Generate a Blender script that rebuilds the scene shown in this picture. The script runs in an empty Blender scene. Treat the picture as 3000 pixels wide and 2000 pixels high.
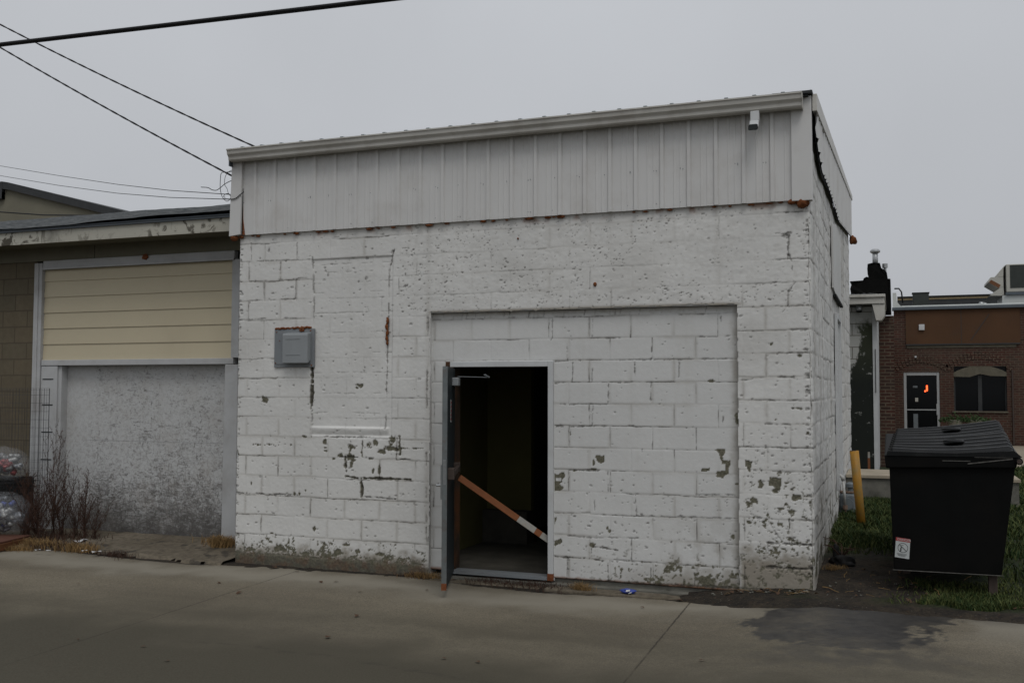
import bpy, bmesh, math, random
import numpy as np
from mathutils import Vector, Matrix
random.seed(7)
RNG = np.random.default_rng(11)
R = math.radians
SC = bpy.context.scene
COL = SC.collection

# ------------------------------------------------------------------ camera (measured from the block courses)
F_PX, YAW, PITCH, ROLL = 2920.74, .3635, .0492, .0025
CAM = np.array([.63, -8.87, 1.667])
FW = np.array([-math.sin(YAW)*math.cos(PITCH), math.cos(YAW)*math.cos(PITCH), math.sin(PITCH)])
RT = np.array([math.cos(YAW), math.sin(YAW), 0.])
UPV = np.cross(RT, FW)
RT2 = RT*math.cos(ROLL)+UPV*math.sin(ROLL)
UP2 = -RT*math.sin(ROLL)+UPV*math.cos(ROLL)
def ray(u, v): return FW+RT2*(u-1500)/F_PX-UP2*(v-1000)/F_PX
def atY(u, v, y=0.): q = ray(u, v); return CAM+q*((y-CAM[1])/q[1])
def atX(u, v, x=0.): q = ray(u, v); return CAM+q*((x-CAM[0])/q[0])
def atZ(u, v, z=0.): q = ray(u, v); return CAM+q*((z-CAM[2])/q[2])
def xz(u, v, y=0.): p = atY(u, v, y); return (float(p[0]), float(p[2]))
cam_d = bpy.data.cameras.new('camera'); cam = bpy.data.objects.new('camera', cam_d); COL.objects.link(cam)
cam_d.sensor_width = 36; cam_d.lens = F_PX/3000*36; cam_d.clip_end = 2000; cam_d.clip_start = .05
m = Matrix([[RT2[i], UP2[i], -FW[i]] for i in range(3)]).to_4x4(); m.translation = Vector(CAM); cam.matrix_world = m
SC.camera = cam

# ------------------------------------------------------------------ noise in numpy
_T = RNG.random((64, 256, 256))
def vn(x, y, s=0):
    T = _T[s % 64]
    xi = np.floor(x).astype(int); yi = np.floor(y).astype(int); fx = x-xi; fy = y-yi
    fx = fx*fx*(3-2*fx); fy = fy*fy*(3-2*fy)
    a = T[xi & 255, yi & 255]; b = T[(xi+1) & 255, yi & 255]; c = T[xi & 255, (yi+1) & 255]; d = T[(xi+1) & 255, (yi+1) & 255]
    return (a*(1-fx)+b*fx)*(1-fy)+(c*(1-fx)+d*fx)*fy
def fbm(x, y, s=0, o=4):
    r = 0; a = .5; n = 0
    for i in range(o): r = r+a*vn(x*2**i+i*17.3, y*2**i+i*9.1, s+i); n += a; a *= .5
    return r/n
def sst(a, b, x): t = np.clip((x-a)/(b-a), 0, 1); return t*t*(3-2*t)

# ------------------------------------------------------------------ materials
class NT:
    def __init__(s, name):
        s.m = bpy.data.materials.new(name); s.m.use_nodes = True; s.t = s.m.node_tree
        s.b = s.t.nodes['Principled BSDF']; s.out = s.t.nodes['Material Output']
    def n(s, ty, **k):
        o = s.t.nodes.new(ty)
        for a, v in k.items(): setattr(o, a, v)
        return o
    def l(s, a, b): s.t.links.new(a, b)
    def coord(s): return s.n('ShaderNodeTexCoord').outputs['Object']
    def noise(s, scale, detail=4, rough=.55, vec=None, dist=0):
        o = s.n('ShaderNodeTexNoise'); o.inputs['Scale'].default_value = scale; o.inputs['Detail'].default_value = detail
        o.inputs['Roughness'].default_value = rough; o.inputs['Distortion'].default_value = dist
        s.l(vec if vec is not None else s.coord(), o.inputs['Vector']); return o.outputs['Fac']
    def mapr(s, f, a, b, c=0, d=1):
        o = s.n('ShaderNodeMapRange'); o.inputs['From Min'].default_value = a; o.inputs['From Max'].default_value = b
        o.inputs['To Min'].default_value = c; o.inputs['To Max'].default_value = d; s.l(f, o.inputs['Value']); return o.outputs['Result']
    def mix(s, fac, a, b, mode='MIX'):
        o = s.n('ShaderNodeMix', data_type='RGBA', blend_type=mode)
        for v, i in ((fac, 'Factor'),):
            if isinstance(v, (int, float)): o.inputs[0].default_value = v
            else: s.l(v, o.inputs[0])
        for v, i in ((a, 6), (b, 7)):
            if isinstance(v, tuple): o.inputs[i].default_value = (*v, 1)
            else: s.l(v, o.inputs[i])
        return o.outputs[2]
    def math(s, op, a, b=0., c=None):
        o = s.n('ShaderNodeMath', operation=op)
        for v, i in ((a, 0), (b, 1), (c, 2)):
            if v is None: continue
            if isinstance(v, (int, float)): o.inputs[i].default_value = v
            else: s.l(v, o.inputs[i])
        return o.outputs[0]
    def attr(s, n): return s.n('ShaderNodeAttribute', attribute_name=n).outputs['Fac']
    def vary(s, col, f, amt):
        lo = tuple(c*(1-amt) for c in col); hi = tuple(min(1, c*(1+amt)) for c in col)
        return s.mix(f, lo, hi)
    def bump(s, h, strength=.3, dist=.01):
        o = s.n('ShaderNodeBump'); o.inputs['Strength'].default_value = strength; o.inputs['Distance'].default_value = dist
        s.l(h, o.inputs['Height']); s.l(o.outputs['Normal'], s.b.inputs['Normal']); return o
    def fin(s, col, rough=.7, metal=0., spec=.3):
        if isinstance(col, tuple): s.b.inputs['Base Color'].default_value = (*col, 1)
        else: s.l(col, s.b.inputs['Base Color'])
        if isinstance(rough, (int, float)): s.b.inputs['Roughness'].default_value = rough
        else: s.l(rough, s.b.inputs['Roughness'])
        s.b.inputs['Metallic'].default_value = metal; s.b.inputs['Specular IOR Level'].default_value = spec
        return s.m
def simple(name, col, rough=.7, amt=.15, scale=6., bump=.15, metal=0., spec=.3, fine=90., dirt=None, dirt_amt=.5, dirt_scale=2.5):
    t = NT(name); n1 = t.noise(scale, 5); n2 = t.noise(fine, 3)
    c = t.vary(col, t.mapr(n1, .3, .7), amt); c = t.mix(t.mapr(n2, .35, .65, 0, amt*.8), c, tuple(x*.75 for x in col))
    if dirt:
        d = t.mapr(t.noise(dirt_scale, 6, .65), .5, .72, 0, dirt_amt); c = t.mix(d, c, dirt)
    if bump: t.bump(n2, bump, .004)
    return t.fin(c, rough, metal, spec)

M = {}
def build_materials():
    # peeling white masonry paint driven by the wear attributes of the mesh
    def painted(name, base, spread=.07):
        t = NT(name)
        n1 = t.noise(1.3, 5); n2 = t.noise(28, 4); n3 = t.noise(170, 3)
        c = t.vary(base, t.mapr(n1, .3, .7), spread); c = t.mix(t.mapr(n2, .45, .75, 0, .10), c, (.42, .41, .375))
        streak = NT.noise(t, 1., 4, .6, vec=None)
        mp = t.n('ShaderNodeMapping'); mp.inputs['Scale'].default_value = (7, 7, .55); t.l(t.coord(), mp.inputs['Vector'])
        st = t.noise(1., 5, .6, mp.outputs[0]); c = t.mix(t.mapr(st, .55, .8, 0, .15), c, (.36, .34, .29))
        c = t.mix(t.attr('grime'), c, (.17, .14, .095))
        conc = t.mix(t.mapr(t.noise(45, 5), .35, .65), (.075, .072, .048), (.155, .145, .105))
        c = t.mix(t.attr('bare'), c, conc)
        c = t.mix(t.attr('rust'), c, (.20, .075, .03))
        c = t.mix(t.math('MULTIPLY', t.attr('crack'), t.mapr(n2, .3, .62, .35, .95)), c, (.055, .049, .04))
        h = t.math('ADD', t.math('MULTIPLY', n2, .6), t.math('MULTIPLY', n3, .5)); t.bump(h, .38, .006)
        return t.fin(c, .72, 0, .3)
    M['paint'] = painted('white_masonry_paint', (.60, .595, .572))
    M['paint2'] = painted('white_infill_paint', (.56, .56, .545), .04)
    M['cladding'] = simple('white_metal_cladding', (.56, .555, .54), .45, .04, 1.5, .03, 0, .4, dirt=(.33, .30, .26), dirt_amt=.35, dirt_scale=1.8)
    M['gutter'] = simple('weathered_gutter', (.50, .485, .445), .42, .08, 2, .03, 0, .4, dirt=(.27, .24, .2), dirt_amt=.5)
    M['whitetrim'] = simple('white_trim', (.50, .51, .51), .5, .06, 3, .04, dirt=(.3, .28, .25), dirt_amt=.3)
    M['greytrim'] = simple('chalky_grey_trim', (.41, .415, .415), .6, .08, 3, .05, dirt=(.25, .23, .21), dirt_amt=.45)
    M['roofmetal'] = simple('roof_metal', (.30, .33, .34), .5, .1, 3, .03)
    M['darkgap'] = simple('dark_gap_shade_and_joints', (.012, .014, .014), .9)
    M['foam'] = simple('orange_expanding_foam', (.155, .05, .014), .8, .35, 30, .5, dirt=(.09, .03, .01), dirt_amt=.7, dirt_scale=25)
    M['rust'] = simple('rust', (.17, .055, .02), .85, .4, 25, .4)
    M['ventgrey'] = simple('grey_plastic', (.24, .255, .262), .5, .05, 4, .03)
    M['ventgrey2'] = simple('grey_metal_plate', (.19, .205, .215), .5, .08, 5, .05, dirt=(.15, .13, .12), dirt_amt=.4)
    M['darkjamb'] = simple('rusty_dark_jamb', (.035, .022, .014), .8, .3, 8, .1, dirt=(.12, .042, .012), dirt_amt=.8, dirt_scale=2.2)
    M['steel'] = simple('worn_steel', (.35, .36, .36), .32, .15, 20, .05, .9)
    M['doorslate'] = simple('slate_blue_door_paint', (.022, .028, .031), .5, .12, 3, .05, dirt=(.025, .025, .022), dirt_amt=.6)
    M['dooredge'] = simple('galvanised_door_edge', (.17, .185, .185), .35, .18, 12, .05, .5, dirt=(.14, .06, .03), dirt_amt=.5, dirt_scale=8)
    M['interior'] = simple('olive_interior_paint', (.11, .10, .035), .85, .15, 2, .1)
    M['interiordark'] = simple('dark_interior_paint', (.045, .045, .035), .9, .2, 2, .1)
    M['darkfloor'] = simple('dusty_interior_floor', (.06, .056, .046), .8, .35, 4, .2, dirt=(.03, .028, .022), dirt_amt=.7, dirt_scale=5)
    M['orange'] = simple('faded_orange_paint', (.20, .072, .027), .6, .15, 14, .1, dirt=(.16, .05, .02), dirt_amt=.5, dirt_scale=12)
    M['barwhite'] = simple('scuffed_white_paint', (.33, .32, .29), .6, .15, 14, .1, dirt=(.22, .17, .12), dirt_amt=.6, dirt_scale=14)
    M['cream'] = simple('cream_vinyl', (.50, .44, .31), .5, .03, 1.2, .02, dirt=(.40, .34, .24), dirt_amt=.3, dirt_scale=1.5)
    M['olive'] = simple('olive_soffit_board', (.155, .145, .105), .75, .12, 2.5, .1, dirt=(.08, .075, .055), dirt_amt=.5)
    M['black'] = simple('black_rubber', (.010, .010, .010), .7)
    M['wire'] = simple('cable_sheath', (.012, .012, .013), .6)
    M['thinwire'] = simple('grey_cable', (.05, .05, .052), .6)
    M['galv'] = simple('galvanised_metal', (.38, .39, .39), .4, .15, 12, .05, .7)
    M['yellow'] = simple('yellow_bollard_paint', (.36, .18, .022), .55, .15, 5, .12, dirt=(.20, .16, .07), dirt_amt=.8, dirt_scale=6)
    M['metergrey'] = simple('meter_grey', (.14, .16, .17), .5, .15, 8, .06, dirt=(.05, .05, .05), dirt_amt=.6, dirt_scale=8)
    M['pipewhite'] = simple('pale_pipe_paint', (.42, .42, .40), .5, .12, 20, .1, dirt=(.2, .15, .1), dirt_amt=.5, dirt_scale=14)
    M['meterrust'] = simple('rusty_fitting', (.16, .11, .08), .8, .3, 20, .3)
    M['dumpster'] = simple('black_dumpster_steel', (.0028, .003, .0028), .55, .3, 4, .1, 0, .09, dirt=(.006, .005, .004), dirt_amt=.6)
    M['dumplid'] = simple('black_plastic_lid', (.0045, .005, .0052), .40, .25, 6, .12, 0, .22, dirt=(.035, .034, .032), dirt_amt=.4, dirt_scale=5)
    M['dumpgrey'] = simple('worn_lid_edge', (.04, .043, .047), .6, .2, 10, .1)
    M['scratch'] = simple('bare_scraped_edge', (.11, .105, .095), .5, .4, 30, .1, .3)
    M['footbrown'] = simple('rusty_brown_foot', (.055, .04, .033), .8, .2, 10, .1)
    M['slab'] = simple('pale_concrete_cap', (.33, .285, .215), .8, .15, 4, .15, dirt=(.2, .16, .11), dirt_amt=.5)
    M['slabface'] = simple('stained_concrete_face', (.14, .135, .115), .85, .25, 5, .2, dirt=(.045, .045, .035), dirt_amt=.8, dirt_scale=3)
    M['signwhite'] = simple('sticker_white', (.42, .44, .43), .5, .06, 20, .0)
    M['signred'] = simple('sticker_red', (.32, .05, .045), .5, .1, 20, .0)
    M['signblack'] = simple('sticker_black', (.02, .02, .02), .5, .1, 20, .0)
    M['glass'] = (lambda t: t.fin((.004, .0045, .005), .12, 0, .16))(NT('dark_glass'))
    M['alu'] = simple('pale_aluminium', (.36, .37, .37), .45, .06, 8, .03, .2)
    M['plywood'] = simple('brown_painted_panel', (.072, .034, .0145), .8, .14, 1.2, .08, dirt=(.06, .032, .018), dirt_amt=.5)
    M['coping'] = simple('dark_coping', (.035, .037, .038), .6, .2, 4, .05)
    M['stucco'] = simple('olive_stucco', (.165, .155, .115), .85, .13, .5, .1, dirt=(.12, .11, .08), dirt_amt=.5, dirt_scale=.8)
    M['tar'] = simple('black_roof_tar', (.004, .004, .0038), .8, .4, 8, .7, spec=.08, fine=30)
    M['acgrey'] = simple('pale_rooftop_metal', (.40, .39, .345), .5, .08, 3, .03)
    M['acdark'] = simple('dark_condenser_mesh', (.035, .04, .036), .7, .15, 8, .1)
    M['curbwhite'] = simple('white_roof_membrane', (.52, .54, .52), .6, .06, 3, .05)
    M['bluegutter'] = simple('slate_gutter', (.085, .1, .115), .5, .1, 3, .03)
    M['tanedge'] = simple('tan_parapet', (.27, .21, .12), .8, .15, 3, .05)
    M['stone'] = simple('cream_stone_lintel', (.105, .095, .07), .85, .2, 6, .2, dirt=(.1, .085, .06), dirt_amt=.7, dirt_scale=5)
    M['weedstem'] = simple('dry_weed_stem', (.05, .027, .018), .9, .3, 20, 0)
    M['weedleaf'] = simple('dry_red_brown_seed_head', (.062, .026, .017), .9, .45, 12, 0)
    M['drygrass'] = simple('straw_grass', (.23, .145, .06), .9, .35, 12, 0)
    M['leafgreen'] = simple('dark_green_leaf', (.03, .06, .016), .7, .4, 12, 0)
    M['wood'] = simple('red_brown_board', (.105, .045, .03), .75, .2, 5, .1, dirt=(.05, .025, .018), dirt_amt=.5)
    M['wood2'] = simple('brown_board_edge', (.15, .065, .028), .75, .2, 5, .1)
    M['litterblue'] = simple('blue_wrapper', (.035, .06, .28), .5, .15, 20, .1)
    M['paper'] = simple('white_paper_scrap', (.5, .5, .5), .8, .1, 20, .1)
    M['leafbrown'] = simple('brown_dead_leaf', (.075, .042, .024), .85, .4, 30, .1)
    M['pot'] = simple('pale_planter', (.25, .24, .2), .8, .2, 8, .2)
    for nm, c in (('cansilver', (.19, .19, .185)), ('canblue', (.03, .045, .17)), ('canred', (.2, .04, .04)), ('canwhite', (.2, .21, .225))):
        M[nm] = simple(nm, c, .38, .25, 18, .2, .45, .4)
    t = NT('clear_bag_plastic'); t.fin((.8, .82, .85), .12, 0, .5); t.b.inputs['Transmission Weight'].default_value = 0
    t.b.inputs['Alpha'].default_value = .09; t.bump(t.noise(16, 4), .8, .02); M['bag'] = t.m
    t = NT('glowing_neon'); t.fin((.8, .1, .05)); t.b.inputs['Emission Color'].default_value = (1, .09, .02, 1); t.b.inputs['Emission Strength'].default_value = 3.; M['neon'] = t.m
    # board of flaking painted strands
    t = NT('painted_strand_board'); co = t.coord()
    fl = []
    for k, (sx, sz, rot) in enumerate(((9, 24, .4), (24, 9, .3), (11, 22, -.75), (9, 20, 1.15))):
        mp = t.n('ShaderNodeMapping'); mp.inputs['Rotation'].default_value = (0, rot, 0); mp.inputs['Scale'].default_value = (sx, 1, sz); mp.inputs['Location'].default_value = (k*3.7, 0, k*5.1); t.l(co, mp.inputs['Vector'])
        fl.append(t.noise(1., 4, .65, mp.outputs[0], 1.4))
    sep = t.n('ShaderNodeSeparateXYZ'); t.l(co, sep.inputs[0])
    sel = t.noise(5.5, 3); f = t.math('ADD', t.math('MULTIPLY', t.math('MAXIMUM', fl[0], fl[1]), .5), t.math('MULTIPLY', t.math('MAXIMUM', fl[2], fl[3]), .5))
    low = t.math('ADD', t.mapr(sep.outputs['Z'], 1.7, .6, -.02, .025), t.mapr(sep.outputs['Z'], .75, .0, 0, .105)); big = t.mapr(t.noise(1.7, 5, .6), .3, .7, -.04, .045)
    left = t.mapr(sep.outputs['X'], -8.75, -8.55, -.09, 0)
    f2 = t.math('ADD', t.math('ADD', f, low), t.math('ADD', big, left))
    c = t.mix(t.mapr(f2, .535, .665, 0, .88), (.46, .465, .46), (.072, .066, .060))
    c = t.mix(t.math('MULTIPLY', t.mapr(t.noise(24, 6, .7, dist=1.), .46, .62, 0, .62), t.mapr(sep.outputs['Z'], 1.9, .9, .38, 1)), c, (.25, .24, .228)); c = t.mix(t.mapr(t.noise(3, 4), .5, .75, 0, .3), c, (.30, .27, .235))
    c = t.mix(t.mapr(t.math('ADD', sep.outputs['Z'], t.mapr(sel, .3, .7, -.12, .12)), .35, -.05, 0, .7), c, (.05, .045, .04))
    t.bump(f, .5, .006); M['osb'] = t.fin(c, .8)
    # peeling eave board
    t = NT('peeling_eave_board'); n = t.noise(6.5, 6, .62, dist=1.2)
    c = t.mix(t.mapr(n, .52, .60), (.42, .405, .345), (.075, .066, .05)); c = t.mix(t.mapr(t.noise(1.1, 2), .62, .7, 0, .9), c, (.022, .022, .02)); t.bump(n, .4, .006)
    c2 = t.mix(t.mapr(t.noise(.9, 2), .40, .56), (.40, .385, .33), c); M['peel'] = t.fin(c2, .8)
    # shingles
    t = NT('dark_shingles'); mp = t.n('ShaderNodeMapping'); mp.inputs['Scale'].default_value = (3.2, 9, 9); t.l(t.coord(), mp.inputs['Vector'])
    n = t.noise(3, 4, .6, mp.outputs[0]); c = t.mix(t.mapr(n, .35, .65), (.022, .026, .028), (.095, .10, .10)); t.bump(n, .5, .01); M['shingle'] = t.fin(c, .9)
    # bricks and blocks
    def bricks(name, c1, c2, mortar, bw, rh, ms, var=.35, stain=None, face='XZ', off=.5, stain_amt=.5):
        t = NT(name); sp = t.n('ShaderNodeSeparateXYZ'); t.l(t.coord(), sp.inputs[0]); cb = t.n('ShaderNodeCombineXYZ')
        t.l(sp.outputs[face[0]], cb.inputs[0]); t.l(sp.outputs[face[1]], cb.inputs[1])
        wob = t.n('ShaderNodeMix', data_type='VECTOR'); wob.inputs[0].default_value = .012
        nz = t.n('ShaderNodeTexNoise'); nz.inputs['Scale'].default_value = 9; t.l(t.coord(), nz.inputs['Vector'])
        t.l(cb.outputs[0], wob.inputs[4]); t.l(nz.outputs['Color'], wob.inputs[5])
        b = t.n('ShaderNodeTexBrick'); b.offset = off; b.inputs['Scale'].default_value = 1; b.inputs['Brick Width'].default_value = bw; b.inputs['Row Height'].default_value = rh
        b.inputs['Mortar Size'].default_value = ms; b.inputs['Mortar Smooth'].default_value = .3; b.inputs['Color1'].default_value = (*c1, 1); b.inputs['Color2'].default_value = (*c2, 1); b.inputs['Mortar'].default_value = (*mortar, 1)
        t.l(wob.outputs[1], b.inputs['Vector'])
        c = t.mix(t.mapr(t.noise(14, 4), .35, .7, 0, var), b.outputs['Color'], tuple(x*.45 for x in c1))
        if stain: c = t.mix(t.mapr(t.noise(.9, 6, .62), .45, .68, 0, stain_amt), c, stain)
        t.bump(b.outputs['Fac'], -.35, .008); return t.fin(c, .88)
    M['brick'] = bricks('red_brick', (.070, .025, .017), (.040, .020, .015), (.09, .07, .05), .205, .0677, .011, .45, (.075, .058, .042))
    M['brickdark'] = bricks('sooty_brick', (.075, .029, .019), (.036, .021, .016), (.125, .098, .07), .205, .0677, .012, .5, (.05, .042, .03))
    M['tanblock'] = bricks('tan_concrete_block', (.135, .11, .072), (.115, .098, .066), (.075, .06, .042), .405, .2032, .009, .3, (.085, .068, .045))
    # white block wall overrun with black mildew
    t = NT('mildewed_white_block'); co = t.coord(); sp = t.n('ShaderNodeSeparateXYZ'); t.l(co, sp.inputs[0])
    cb = t.n('ShaderNodeCombineXYZ'); t.l(sp.outputs['X'], cb.inputs[0]); t.l(sp.outputs['Z'], cb.inputs[1])
    b = t.n('ShaderNodeTexBrick'); b.inputs['Scale'].default_value = 1; b.inputs['Brick Width'].default_value = .7; b.inputs['Row Height'].default_value = .2032; b.inputs['Mortar Size'].default_value = .008
    b.inputs['Color1'].default_value = (.40, .40, .375, 1); b.inputs['Color2'].default_value = (.36, .36, .34, 1); b.inputs['Mortar'].default_value = (.15, .14, .12, 1); t.l(cb.outputs[0], b.inputs['Vector'])
    wobx = t.math('ADD', sp.outputs['X'], t.mapr(t.noise(5, 5, .65), .3, .7, -.16, .16))
    lowz = t.mapr(sp.outputs['Z'], 2.45, 1.75, 0, .42)
    band = t.math('SUBTRACT', t.math('ADD', wobx, lowz), .115)
    g = t.mapr(band, -.02, .05); topm = t.mapr(t.math('ADD', sp.outputs['Z'], t.mapr(t.noise(9, 4), .3, .7, -.1, .1)), 2.98, 2.8); g = t.math('MULTIPLY', g, topm)
    chips = t.mapr(t.noise(7, 6, .7), .6, .66, 1, .25); g = t.math('MULTIPLY', g, chips)
    dk = t.mix(t.mapr(sp.outputs['Z'], 1.8, 2.7), (.012, .015, .012), (.04, .045, .026))
    M['mildew'] = t.fin(t.mix(g, b.outputs['Color'], dk), .85)
    # alley concrete with broom texture, damp patches and joints
    t = NT('old_alley_concrete'); co = t.coord(); sp = t.n('ShaderNodeSeparateXYZ'); t.l(co, sp.inputs[0])
    mp = t.n('ShaderNodeMapping'); mp.inputs['Scale'].default_value = (.35, 1.5, 1); t.l(co, mp.inputs['Vector'])
    n1 = t.noise(1.1, 6, .55, mp.outputs[0]); n2 = t.noise(11, 6, .65); n3 = t.noise(240, 2)
    c = t.mix(t.mapr(n1, .34, .66), (.120, .101, .070), (.212, .183, .130)); c = t.mix(t.mapr(n2, .45, .72, 0, .35), c, (.105, .09, .07))
    g1 = t.noise(75, 3, .7); g2 = t.noise(130, 2); c = t.mix(t.mapr(g1, .38, .62, 0, .68), c, (.062, .054, .041)); c = t.mix(t.mapr(g2, .5, .7, 0, .5), c, (.25, .225, .18)); c = t.mix(t.mapr(t.noise(28, 5, .75), .5, .68, 0, .5), c, (.066, .056, .042))
    c = t.mix(t.mapr(t.noise(55, 3), .68, .74, 0, .5), c, (.06, .05, .04))
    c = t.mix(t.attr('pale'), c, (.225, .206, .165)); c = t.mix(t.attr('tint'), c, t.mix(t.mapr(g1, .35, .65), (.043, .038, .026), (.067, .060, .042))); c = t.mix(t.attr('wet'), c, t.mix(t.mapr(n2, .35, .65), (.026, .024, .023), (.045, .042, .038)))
    for x0, sl, k in ((-1.013, -.0254, .9), (-4.987, -.0356, .7)):
        d = t.math('ABSOLUTE', t.math('ADD', t.math('SUBTRACT', sp.outputs['X'], t.math('MULTIPLY_ADD', sp.outputs['Y'], sl, x0)), t.mapr(t.noise(22, 3), .3, .7, -.004, .004)))
        c = t.mix(t.math('MULTIPLY', t.mapr(d, .0035, .010, k, 0), t.mapr(t.noise(3.1, 4), .32, .5, .25, 1)), c, (.03, .024, .018))
    c = t.mix(t.attr('crack'), c, (.03, .025, .02)); t.bump(t.math('ADD', n2, t.math('MULTIPLY', n3, .6)), .25, .004)
    M['alley'] = t.fin(c, t.mapr(t.attr('wet'), 0, 1, .82, .55), 0, .25)
    # soil and thin turf
    t = NT('dirt_and_thin_turf'); n1 = t.noise(3.2, 7, .65); n2 = t.noise(30, 5, .7)
    soil = t.mix(t.mapr(n2, .3, .7), (.006, .005, .004), (.028, .022, .015)); soil = t.mix(t.mapr(t.noise(60, 2), .70, .735), soil, (.20, .18, .15)); soil = t.mix(t.mapr(t.noise(38, 3), .62, .68, 0, .8), soil, (.07, .04, .025))
    turf = t.mix(t.mapr(n1, .35, .65), (.016, .032, .007), (.040, .044, .014)); turf = t.mix(t.mapr(n2, .35, .6, 0, .85), turf, (.010, .012, .005))
    soil = t.mix(t.mapr(n1, .42, .62, 0, .75), soil, (.045, .034, .022)); soil = t.mix(t.mapr(t.noise(16, 5, .7), .52, .62, 0, .8), soil, (.009, .007, .006)); c = t.mix(t.attr('dirt'), turf, soil); t.bump(n2, .8, .02); M['soil'] = t.fin(c, .95)
    t = NT('apron_concrete'); n1 = t.noise(1.6, 6); n2 = t.noise(16, 6, .65); c = t.mix(t.mapr(n1, .35, .65), (.10, .083, .058), (.165, .14, .105)); c = t.mix(t.mapr(n2, .42, .68, 0, .75), c, (.05, .04, .028))
    c = t.mix(t.mapr(t.noise(4, 4, .6), .58, .64, 0, .8), c, (.04, .035, .028)); t.bump(n2, .5, .01); M['apron'] = t.fin(c, .88)
    M['paved'] = simple('far_pavement', (.27, .235, .18), .85, .1, .6, .1)
    t = NT('grass_blades'); oi = t.attr('shade'); c = t.mix(oi, (.009, .030, .004), (.085, .095, .026)); M['grass'] = t.fin(c, .8)
build_materials()

# ------------------------------------------------------------------ mesh helpers
class MB:
    def __init__(s): s.v = []; s.f = []
    def add(s, v, f): o = len(s.v); s.v += [tuple(p) for p in v]; s.f += [tuple(i+o for i in q) for q in f]; return s
    def box(s, x0, x1, y0, y1, z0, z1):
        return s.add([(x0, y0, z0), (x1, y0, z0), (x1, y1, z0), (x0, y1, z0), (x0, y0, z1), (x1, y0, z1), (x1, y1, z1), (x0, y1, z1)],
                     [(3, 2, 1, 0), (4, 5, 6, 7), (0, 1, 5, 4), (1, 2, 6, 5), (2, 3, 7, 6), (3, 0, 4, 7)])
    def obox(s, c, ax, ay, az):
        c, ax, ay, az = map(Vector, (c, ax, ay, az)); P = []
        for sz in (-1, 1):
            for sx, sy in ((-1, -1), (1, -1), (1, 1), (-1, 1)): P.append(c+ax*sx+ay*sy+az*sz)
        return s.add(P, [(3, 2, 1, 0), (4, 5, 6, 7), (0, 1, 5, 4), (1, 2, 6, 5), (2, 3, 7, 6), (3, 0, 4, 7)])
    def bar(s, p, q, w, h, up=(0, 0, 1)):
        p, q = Vector(p), Vector(q); d = (q-p); n = d.normalized(); a = n.cross(Vector(up)).normalized(); b = a.cross(n)
        return s.obox((p+q)/2, d/2, a*w/2, b*h/2)
    def prism(s, poly, mp, t0, t1):
        n = len(poly); P = [mp(a, b, t0) for a, b in poly]+[mp(a, b, t1) for a, b in poly]
        F = [tuple(range(n))[::-1], tuple(range(n, 2*n))]+[(i, (i+1) % n, n+(i+1) % n, n+i) for i in range(n)]
        return s.add(P, F)
    def tube(s, pts, r, k=8, cap=True):
        pts = [Vector(p) for p in pts]; rs = r if hasattr(r, '__len__') else [r]*len(pts); V = []; F = []; pa = None
        for i, p in enumerate(pts):
            d = (pts[min(i+1, len(pts)-1)]-pts[max(i-1, 0)]).normalized()
            if pa is None: pa = d.orthogonal().normalized()
            a = (pa-d*pa.dot(d)).normalized(); pa = a; b = d.cross(a)
            for j in range(k):
                t = 2*math.pi*j/k; V.append(p+(a*math.cos(t)+b*math.sin(t))*rs[i])
        for i in range(len(pts)-1):
            for j in range(k): F.append((i*k+j, i*k+(j+1) % k, (i+1)*k+(j+1) % k, (i+1)*k+j))
        if cap: F.append(tuple(range(k))[::-1]); F.append(tuple((len(pts)-1)*k+j for j in range(k)))
        return s.add(V, F)
    def lathe(s, c, prof, k=24):
        V = [(c[0]+r*math.cos(2*math.pi*j/k), c[1]+r*math.sin(2*math.pi*j/k), c[2]+z) for r, z in prof for j in range(k)]
        F = [(i*k+j, i*k+(j+1) % k, (i+1)*k+(j+1) % k, (i+1)*k+j) for i in range(len(prof)-1) for j in range(k)]
        F.append(tuple(range(k))[::-1]); F.append(tuple((len(prof)-1)*k+j for j in range(k)))
        return s.add(V, F)
    def blob(s, c, r, seed=0, amp=.3, n=10, sc=(1, 1, 1)):
        V = []; F = []; k = n*2
        for i in range(n+1):
            th = math.pi*i/n
            for j in range(k):
                ph = 2*math.pi*j/k; d = np.array([math.sin(th)*math.cos(ph), math.sin(th)*math.sin(ph), math.cos(th)])
                q = 1+amp*(float(fbm(np.array(d[0]*1.7+seed*3.1+5), np.array(d[1]*1.7+d[2]*2.3+seed+5), seed, 4))-.5)*2
                V.append((c[0]+d[0]*r*q*sc[0], c[1]+d[1]*r*q*sc[1], c[2]+d[2]*r*q*sc[2]))
        for i in range(n):
            for j in range(k): F.append((i*k+j, (i+1)*k+j, (i+1)*k+(j+1) % k, i*k+(j+1) % k))
        return s.add(V, F)
    def build(s, name, mat, parent=None, smooth=False, bevel=0., seg=2, tidy=False):
        me = bpy.data.meshes.new(name); me.from_pydata(s.v, [], s.f); me.update()
        if tidy:
            b = bmesh.new(); b.from_mesh(me); bmesh.ops.remove_doubles(b, verts=b.verts, dist=1e-5); bmesh.ops.recalc_face_normals(b, faces=b.faces); b.to_mesh(me); b.free()
        return link(name, me, mat, parent, smooth, bevel, seg)
def link(name, me, mat, parent=None, smooth=False, bevel=0., seg=2):
    o = bpy.data.objects.new(name, me); COL.objects.link(o)
    if mat: me.materials.append(M[mat] if isinstance(mat, str) else mat)
    if smooth: me.polygons.foreach_set('use_smooth', [True]*len(me.polygons))
    if bevel:
        b = o.modifiers.new('bevel', 'BEVEL'); b.width = bevel; b.segments = seg; b.limit_method = 'ANGLE'; b.angle_limit = R(40)
    if parent: put(o, parent)
    return o
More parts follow.
